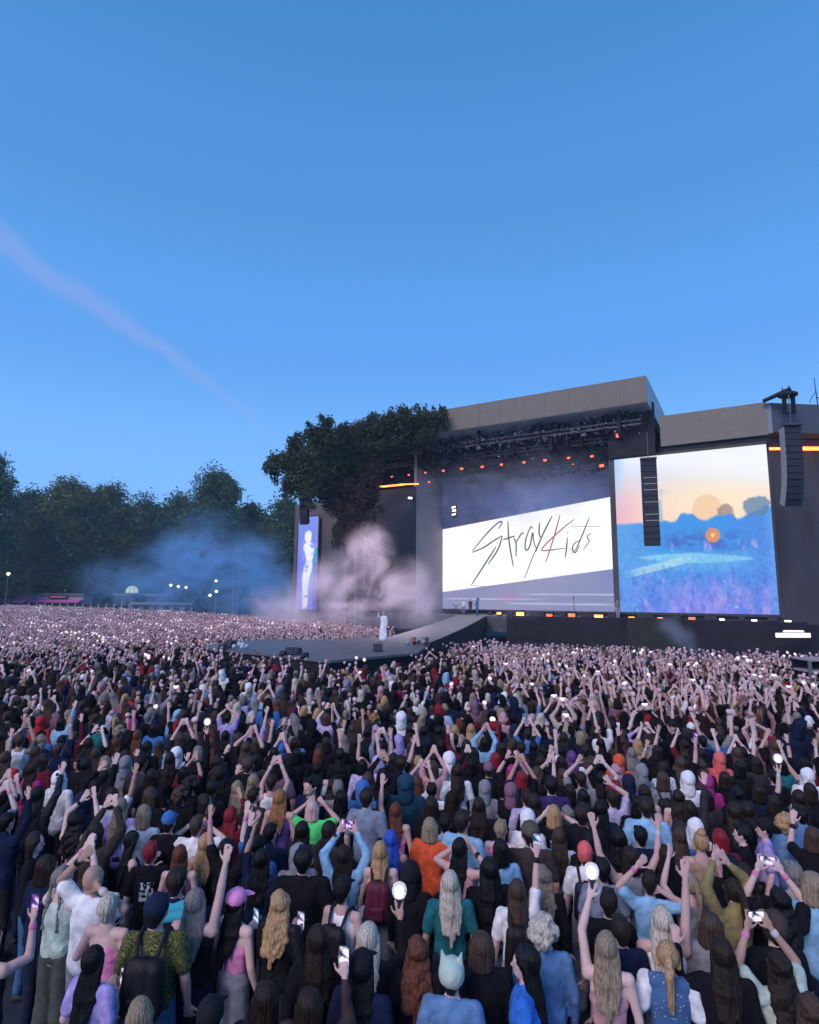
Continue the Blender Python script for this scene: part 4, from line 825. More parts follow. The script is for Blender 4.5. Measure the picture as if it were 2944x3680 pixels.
def hair_mesh(style):
    p = PB(); w = 1.0
    if style in ('s',): p.ell(HC + (0, -.006, .012), (.083, .098, .102)); p.cap((0, -.055, 1.57), (0, -.05, 1.535), .052, .045); p.cap((-.03, .055, 1.685), (.03, .06, 1.68), .03); return strands(skinned('hair', p, .009, 2), .010, 14, .3, 3)
    p.ell(HC + (0, -.008, .010), (.088, .102, .106))
    for s in (-1, 1): p.cap((s * .068, .01, 1.62), (s * .078, -.01, 1.53), .028, .022)
    if style == 'b':
        for i in range(5): a = -1.25 + i * .62; p.cap((math.sin(a) * .07, -.01 - math.cos(a) * .065, 1.60), (math.sin(a) * .085, -.01 - math.cos(a) * .072, 1.47), .040, .032)
        p.cap((0, -.05, 1.55), (0, -.05, 1.49), .07, .055, .7); wv = .25; fr = 13
    elif style in ('l', 'w'):
        lenz = 1.06 if style == 'l' else 1.10; k = 1.0 if style == 'l' else 1.22
        for i in range(7):
            a = (-1 + i / 3.0); x0 = a * .062; x1 = a * .084 * k; lz = lenz + .10 * abs(a) + .03 * ((i * 7) % 3)
            p.cap((x0, -.055 + .05 * abs(a), 1.60), (x1, -.118 + .045 * abs(a), 1.37), .038, .038 * k, .9); p.cap((x1, -.118 + .045 * abs(a), 1.37), (x1 * .86, -.158 + .02 * abs(a), lz + .05), .036 * k, .022 * k, .75)
        wv = .12 if style == 'l' else .9; fr = 16 if style == 'l' else 9
    elif style == 't':
        p.ell((0, -.105, 1.635), (.03, .03, .03)); p.cap((0, -.12, 1.635), (0, -.165, 1.53), .032, .040); p.cap((0, -.165, 1.53), (.01, -.14, 1.24), .040, .016); wv = .3; fr = 13
    elif style == 'u': p.ell((0, -.055, 1.73), (.048, .048, .042)); p.ell((0, -.055, 1.715), (.055, .055, .03)); wv = .5; fr = 10
    elif style == 'c':
        g = random.Random(5)
        for i in range(60): a = g.uniform(0, 6.28); t = g.uniform(-.7, 1); q = math.sqrt(1 - t * t); x, y, z = math.cos(a) * q * .10, math.sin(a) * q * .105 - .02, t * .115 + 1.60; 
        for i in range(90):
            a = g.uniform(0, 6.28); t = g.uniform(-.75, 1); q = math.sqrt(1 - t * t); y = math.sin(a) * q * .112 - .025
            if y > .055 and t < .45: continue
            p.ell((math.cos(a) * q * .105, y, t * .12 + 1.60), (.030, .030, .028))
        wv = 1.0; fr = 8
    elif style == 'braids':
        for s in (-1, 1):
            for i in range(9): t = i / 8; p.ell((s * (.06 + .03 * t), -.07 - .04 * t, 1.56 - .36 * t), (.024 - .008 * t, .022, .028))
        wv = .3; fr = 13
    return strands(skinned('hair', p, .0088, 2), .009 if wv < .8 else .012, fr * 1.3, wv, ord(style[0]))
def hat_mesh(kind):
    p = PB()
    if kind == 'cap': p.ell(HC + (0, -.004, .035), (.094, .108, .095)); p.cap((-.045, .10, 1.645), (.045, .10, 1.645), .02, .02, .35, (0, 0, 1)); p.cap((-.04, .15, 1.64), (.04, .15, 1.64), .032, .032, .25, (0, 0, 1)); p.ell((0, -.004, 1.745), (.012, .012, .008)); me = skinned('cap', p, .0085, 3)
    elif kind == 'beanie': p.ell(HC + (0, -.010, .030), (.096, .110, .112)); p.cap((0, -.01, 1.60), (0, -.01, 1.615), .096, .096, 1.1); me = folds(skinned('beanie', p, .009, 2), .006, 20)
    elif kind == 'hood':
        p.ell(HC + (0, -.022, .012), (.110, .118, .130)); p.cap((0, -.075, 1.52), (0, -.06, 1.44), .088, .105, .85); p.cap((-.07, .03, 1.58), (-.06, .04, 1.45), .04, .04); p.cap((.07, .03, 1.58), (.06, .04, 1.45), .04, .04); p.cap((0, -.09, 1.66), (0, -.115, 1.60), .05, .06); me = folds(skinned('hood', p, .011, 2), .012, 10)
    elif kind == 'bucket': p.cap((0, -.008, 1.64), (0, -.008, 1.685), .100, .085, 1.08); p.cap((0, 0, 1.610), (0, 0, 1.640), .135, .105, 1.0); me = folds(skinned('bucket_hat', p, .01, 2), .005, 12)
    elif kind == 'cat':
        p.ell(HC + (0, -.010, .030), (.104, .115, .112))
        for s in (-1, 1): p.cap((s * .060, -.02, 1.70), (s * .078, -.02, 1.79), .036, .008)
        me = folds(skinned('eared_hat', p, .009, 2), .006, 12)
    elif kind == 'band':
        p.cap((-.078, .02, 1.66), (0, .03, 1.718), .017, .019); p.cap((.078, .02, 1.66), (0, .03, 1.718), .017, .019); me = skinned('hairband', p, .007, 2)
    return me
CACHE = {}
def cached(k, f):
    if k not in CACHE: CACHE[k] = f()
    return CACHE[k]
HAIRC = dict(k=('black', (.006, .0055, .007)), n=('dark brown', (.020, .013, .010)), b=('brown', (.060, .038, .029)), a=('auburn', (.12, .042, .025)), g=('golden blonde', (.42, .27, .145)), d=('ash blonde', (.27, .215, .155)),
             y=('grey', (.20, .19, .19)), r=('dark red', (.22, .016, .028)), u=('royal blue', (.03, .09, .50)), w=('silvery blonde', (.50, .46, .40)), o=('ginger', (.32, .15, .06)), p=('pale pink', (.62, .42, .44)),
             m=('magenta', (.42, .03, .17)), lp=('pinkish', (.46, .30, .40)), pu=('purple', (.13, .05, .22)), x=('bald', (.5, .4, .4)))
STYLE = dict(s='short', b='bobbed', l='long straight', w='long wavy', t='ponytailed', u='top-knotted', c='curly', braids='braided', bald='bald')
CLOTH = dict(black=(.009, .009, .013), navy=(.009, .015, .045), charcoal=(.032, .032, .040), white=(.74, .76, .82), grey=(.21, .22, .26), slate=(.19, .23, .33), sky=(.24, .46, .70), paleblue=(.36, .45, .60), blue=(.045, .15, .42), royal=(.035, .17, .62), denim=(.11, .22, .42),
             teal=(.018, .14, .17), petrol=(.010, .045, .085), lilac=(.36, .31, .66), lavender=(.45, .40, .66), purple=(.14, .07, .30), indigo=(.035, .026, .11), rose=(.52, .29, .33), pink=(.85, .30, .58), mauve=(.20, .11, .17), coral=(.66, .13, .14), red=(.45, .02, .03), orange=(.62, .10, .04), wine=(.11, .012, .028), magenta=(.34, .03, .19),
             brown=(.055, .036, .036), umber=(.045, .034, .034), olive=(.08, .08, .055), mustard=(.24, .20, .09), tan=(.33, .24, .18), beige=(.42, .36, .34), mint=(.44, .56, .50), green=(.09, .72, .20), leather=(.012, .012, .015), maroon=(.10, .015, .04), cyan=(.05, .40, .55))
CNAME = dict(slate='slate grey', sky='light blue', paleblue='pale blue', royal='vivid blue', petrol='dark petrol blue', rose='dusty pink', umber='dark brown', mint='pale mint', green='bright green', navycyan='navy and cyan', vine='black and yellow-green patterned', spotted='blue white-spotted', leather='black leather', denim='denim blue', indigo='dark violet')
TOPN = dict(t='T-shirt', l='long-sleeved top', v='sleeveless top', b='bare-shouldered top')
SKINS = [mat('skin_%d' % i, c, .55, noise_s=9, noise_a=.07) for i, c in enumerate([(.60, .41, .39), (.55, .36, .34), (.64, .46, .44), (.42, .26, .21), (.24, .13, .10)])]
def hair_mat(c): return mat('hair_' + HAIRC[c][0].replace(' ', '_'), HAIRC[c][1], .42, noise_s=60, noise_a=.55, bump=.7, stretch=(1.6, 1.6, .07))
def patterned(name, a, b_, kind):
    if name in MATS: return MATS[name]
    m = mat(name, a, .8); nt = m.node_tree; N = nt.nodes; L = nt.links; p = N['Principled BSDF']; tc = N.new('ShaderNodeTexCoord')
    r = N.new('ShaderNodeValToRGB'); r.color_ramp.elements[0].color = (*b_, 1); r.color_ramp.elements[1].color = (*a, 1)
    if kind == 'dots': v = N.new('ShaderNodeTexVoronoi'); v.inputs['Scale'].default_value = 32; r.color_ramp.elements[0].position = .12; r.color_ramp.elements[1].position = .19; src = v.outputs['Distance']
    else:
        v = N.new('ShaderNodeTexNoise'); v.inputs['Scale'].default_value = 17; v.inputs['Detail'].default_value = 1.5; v.inputs['Distortion'].default_value = 2.6
        q = N.new('ShaderNodeMath'); q.operation = 'PINGPONG'; q.inputs[1].default_value = .07; L.new(v.outputs['Fac'], q.inputs[0]); q2 = N.new('ShaderNodeMath'); q2.operation = 'MULTIPLY'; q2.inputs[1].default_value = 14; L.new(q.outputs[0], q2.inputs[0]); src = q2.outputs[0]; r.color_ramp.elements[0].position = .15; r.color_ramp.elements[1].position = .33
    L.new(tc.outputs['Object'], v.inputs['Vector']); L.new(src, r.inputs[0]); L.new(r.outputs[0], p.inputs['Base Color']); return m
def cloth_mat(c):
    if c == 'vine': return patterned('cloth_vine', (.018, .022, .016), (.30, .32, .08), 'vine')
    if c == 'spotted': return patterned('cloth_spotted', (.055, .13, .30), (.80, .74, .62), 'dots')
    if c.startswith('printed'):
        b0 = c.split('_')[1]; n_ = 'cloth_' + c
        if n_ in MATS: return MATS[n_]
        m = mat(n_, CLOTH[b0], .88, spec=.12); nt = m.node_tree; N = nt.nodes; L = nt.links; p = N['Principled BSDF']; tc = N.new('ShaderNodeTexCoord'); mp = N.new('ShaderNodeMapping'); mp.inputs['Scale'].default_value = (26, 1, 16); nz = N.new('ShaderNodeTexNoise'); nz.inputs['Scale'].default_value = 1; nz.inputs['Detail'].default_value = 2
        L.new(tc.outputs['Object'], mp.inputs[0]); L.new(mp.outputs[0], nz.inputs['Vector']); sx = N.new('ShaderNodeSeparateXYZ'); L.new(tc.outputs['Object'], sx.inputs[0])
        def mt(op, a, b, c_=None):
            q = N.new('ShaderNodeMath'); q.operation = op
            for i, v in enumerate((a, b, c_)):
                if v is None: continue
                if isinstance(v, (int, float)): q.inputs[i].default_value = v
                else: L.new(v, q.inputs[i])
            return q.outputs[0]
        k = mt('MULTIPLY', mt('COMPARE', sx.outputs['X'], 0.0, .085), mt('COMPARE', sx.outputs['Z'], 1.22, .10)); k = mt('MULTIPLY', k, mt('LESS_THAN', sx.outputs['Y'], 0.0)); k = mt('MULTIPLY', k, mt('GREATER_THAN', nz.outputs['Fac'], .50))
        mx = N.new('ShaderNodeMix'); mx.data_type = 'RGBA'; L.new(k, mx.inputs[0]); mx.inputs[6].default_value = (*CLOTH[b0], 1); mx.inputs[7].default_value = (.62, .66, .74, 1); L.new(mx.outputs[2], p.inputs['Base Color']); return m
    if c == 'navycyan': c = 'navy'
    return mat('cloth_' + c, CLOTH[c], .42 if c == 'leather' else .88, noise_s=11, noise_a=.28, bump=.7, spec=.12)
def make_person(loc, sc, yaw, hair, top, pose, tr='jeans_dark', hat=None, skin=0, wide=0, bag=None):
    hc, hs = hair; tc, tk = top; L, Rr = pose
    root = empty('person', loc, yaw); root.scale = (sc[0], sc[0], sc[1])
    ob('body', cached(('body', L, Rr, AV), lambda: body_mesh(L, Rr)), SKINS[skin], root)
    ob('shirt', cached(('top', tk, L if tk in 'tl' else '', Rr if tk in 'tl' else '', AV if tk in 'tl' and L + Rr != 'dd' else 0), lambda: top_mesh(tk, L, Rr)), cloth_mat('printed_' + tc if bag == 'print' else tc), root)
    ob('trousers', cached(('tr', wide), lambda: trousers_mesh(wide)), mat('trousers_' + tr, dict(jeans=(.05, .12, .26), jeans_dark=(.012, .016, .030), grey=(.24, .26, .31), olive=(.065, .08, .075), navy=(.012, .016, .04), black=(.010, .010, .013), pale=(.30, .36, .48))[tr], .85, noise_s=12, noise_a=.25, bump=.3), root)
    sh = cached('shoes', lambda: (lambda p: ([p.cap((s * .10, -.05, .042), (s * .10, .13, .034), .045, .042, .8, (0, 0, 1)) for s in (-1, 1)], skinned('shoes', p, .012, 2))[1])(PB()))
    ob('shoes', sh, mat('shoe_dark', (.03, .03, .035), .6), root)
    if hs not in ('bald',) and not (hat and hat[0] == 'hood'):
        st = hs if not hat or hs in ('l', 'w', 'b') else 's'; ob('hair', cached(('hair', st), lambda: hair_mesh(st)), hair_mat(hc if hc != 'x' else 'n'), root)
        if st in 'lw': root.children[-1].location = (0, -.022 if tk == 'l' else -.008, 0)
    if hat and hat == ['hood', 'white'] and bag == 'marks':
        def mk_(i): return skinned('black_mark', PB().ell(((.035, -.030)[i], -.128, (1.70, 1.62)[i]), (.022, .014, .030)).ell(((.035, -.030)[i], -.134, (1.65, 1.57)[i]), (.020, .014, .018)), .006, 1)
        for i in (0, 1): ob('black_mark', cached(('mk', i), lambda: mk_(i)), cloth_mat('black'), root)
    if hat: k, c = hat; ob({'bucket': 'bucket_hat', 'cat': 'eared_hat', 'band': 'hairband'}.get(k, k), cached(('hat', k), lambda: hat_mesh(k)), mat('hat_' + c, CLOTH[c], .85, noise_s=20, noise_a=.15, bump=.2), root)
    if tc == 'navycyan': p = cached('yoke', lambda: folds(skinned('shoulder_yoke', PB().cap((-.12, -.045, 1.405), (.12, -.045, 1.405), .056, .056).cap((-.09, -.085, 1.34), (.09, -.085, 1.34), .045, .045, .9), .012, 2), .003)); ob('shoulder_yoke', p, mat('cloth_cyan', CLOTH['cyan'], .8), root)
    if tc == 'spotted':
        def sl():
            out = []
            for side, code in ((-1, L), (1, Rr)): p = PB(); s, e, w = arm_pts(code, side); p.ell(s + np.array((side * .012, 0, .0)), (.076, .072, .074)); q = s + (e - s) * .7; p.cap(s + (e - s) * .1, q, .073, .078); out.append(folds(skinned('white_sleeve', p, .012, 2), .008))
            return out
        for q in cached(('sl', L, Rr, AV), sl): ob('white_sleeve', q, cloth_mat('white'), root)
    return root
def bag_mesh(root, color, label):
    r = empty('backpack', root.location, root.rotation_euler.z, label=label, cat='backpack', group='backpacks worn in the crowd'); r.scale = root.scale
    m = mat('bag_' + color, CLOTH.get(color, (.02, .02, .03)), .6, noise_s=12, noise_a=.2, bump=.2)
    def mk(): p = PB(); p.cap((-.07, -.20, 1.30), (.07, -.20, 1.30), .075, .075, .75); p.cap((-.08, -.21, 1.05), (.08, -.21, 1.05), .080, .080, .8); p.cap((-.08, -.205, 1.28), (-.09, -.21, 1.04), .07, .075); p.cap((.08, -.205, 1.28), (.09, -.21, 1.04), .07, .075); p.cap((0, -.205, 1.28), (0, -.215, 1.04), .09, .095, .8); return folds(skinned('bag', p, .012, 2), .006)
    def pk(): p = PB(); p.cap((-.06, -.285, 1.12), (.06, -.285, 1.12), .03, .03); p.cap((-.06, -.29, 1.04), (.06, -.29, 1.04), .032, .032); p.cap((-.05, -.287, 1.09), (.05, -.287, 1.07), .045, .045, .6); return skinned('pocket', p, .009, 2)
    def st(): 
        p = PB()
        for s in (-1, 1): p.cap((s * .075, -.16, 1.35), (s * .095, -.075, 1.452), .016, .018); p.cap((s * .095, -.075, 1.455), (s * .10, .03, 1.462), .018, .018); p.cap((s * .10, .04, 1.458), (s * .115, .125, 1.35), .017, .015); p.cap((s * .115, .125, 1.35), (s * .17, .0, 1.10), .014, .010)
        p.cap((-.03, -.20, 1.385), (.03, -.20, 1.385), .011); return skinned('straps', p, .009, 2)
    ob('bag', cached('bagm', mk), m, r); ob('pocket', cached('bagp', pk), m, r); ob('straps', cached('bags', st), mat('strap_dark', (.012, .012, .02), .7), r)
    return r
def hand_world(root, code, side):
    s, e, w = arm_pts(code, side); z = hand_dir(e, w, code); p = Vector(w + z * .085)
    M = Matrix.Translation(root.location) @ Matrix.Rotation(root.rotation_euler.z, 4, 'Z') @ Matrix.Diagonal((*root.scale, 1)); return M @ p
def phone_pic(tint):
    k = 'phone_screen_' + tint
    if k in MATS: return MATS[k]
    c = dict(lilac=(.62, .55, .95), white=(.95, .9, 1), violet=(.35, .12, .8), blue=(.35, .55, .95))[tint]; m = emis(k, c, 1.0); nt = m.node_tree; p = nt.nodes['Principled BSDF']; tc = nt.nodes.new('ShaderNodeTexCoord'); v = nt.nodes.new('ShaderNodeTexVoronoi'); v.inputs['Scale'].default_value = 26
    r = nt.nodes.new('ShaderNodeValToRGB'); E = r.color_ramp.elements; E[0].color = (1, .95, 1, 1); E[0].position = .15; E[1].color = (.03, .02, .07, 1); E[1].position = .75; e = E.new(.45); e.color = (*c, 1)
    nt.links.new(tc.outputs['Object'], v.inputs['Vector']); nt.links.new(v.outputs['Distance'], r.inputs[0]); nt.links.new(r.outputs[0], p.inputs['Emission Color']); return m
def make_phone(p, yaw, land, label, tint):
    r = empty('smartphone', p, yaw, label=label, cat='phone', group='phones held up in the crowd'); w, h = (.155, .078) if land else (.078, .155)
    def slab(w, h, t, y):
        b = MB(); k = .009; pts = []
        for cx, cz, a0 in ((w / 2 - k, h / 2 - k, 0), (-w / 2 + k, h / 2 - k, 90), (-w / 2 + k, -h / 2 + k, 180), (w / 2 - k, -h / 2 + k, 270)):
            for i in range(4): a = R(a0 + i * 30); pts.append((cx + k * math.cos(a), y, cz + k * math.sin(a)))
        return b.prism(pts, (0, t, 0))
    slab(w, h, .009, 0).build('case', mat('phone_case', (.03, .03, .04), .3), r)
    slab(w * .93, h * .93, .0012, -.0016).build('screen', phone_pic(tint), r)
    MB().lathe([(.003, 0), (.011, 0), (.011, .0025), (.003, .003)], (w * .3, 0, 0), 10).build('camera_bump', mat('phone_case', (.03, .03, .04), .3), r).matrix_local = Matrix.Translation((0, .0092, h * .3)) @ Matrix.Rotation(R(-90), 4, 'X')
def make_stick(p, yaw, label):
    r = empty('light_stick', p, yaw, label=label, cat='light stick', group='globe light sticks held up in the crowd')
    MB().lathe([(.012, -.09), (.016, -.08), (.016, .03), (.028, .055), (.034, .07)], n=12).build('handle', mat('stick_handle', (.05, .05, .06), .4), r, True)
    MB().lathe([(.02, .066), (.047, .08), (.060, .11), (.062, .14), (.048, .175), (.022, .192), (.004, .196)], n=18).build('globe', mat('stick_globe', (.9, .9, .95), .25, (.9, .85, 1), .16, trans=.7), r, True)
    MB().lathe([(.004, .085), (.018, .095), (.026, .115), (.026, .135), (.016, .152), (.004, .158)], n=12).build('core', emis('stick_core', (1, .95, 1), 2), r)

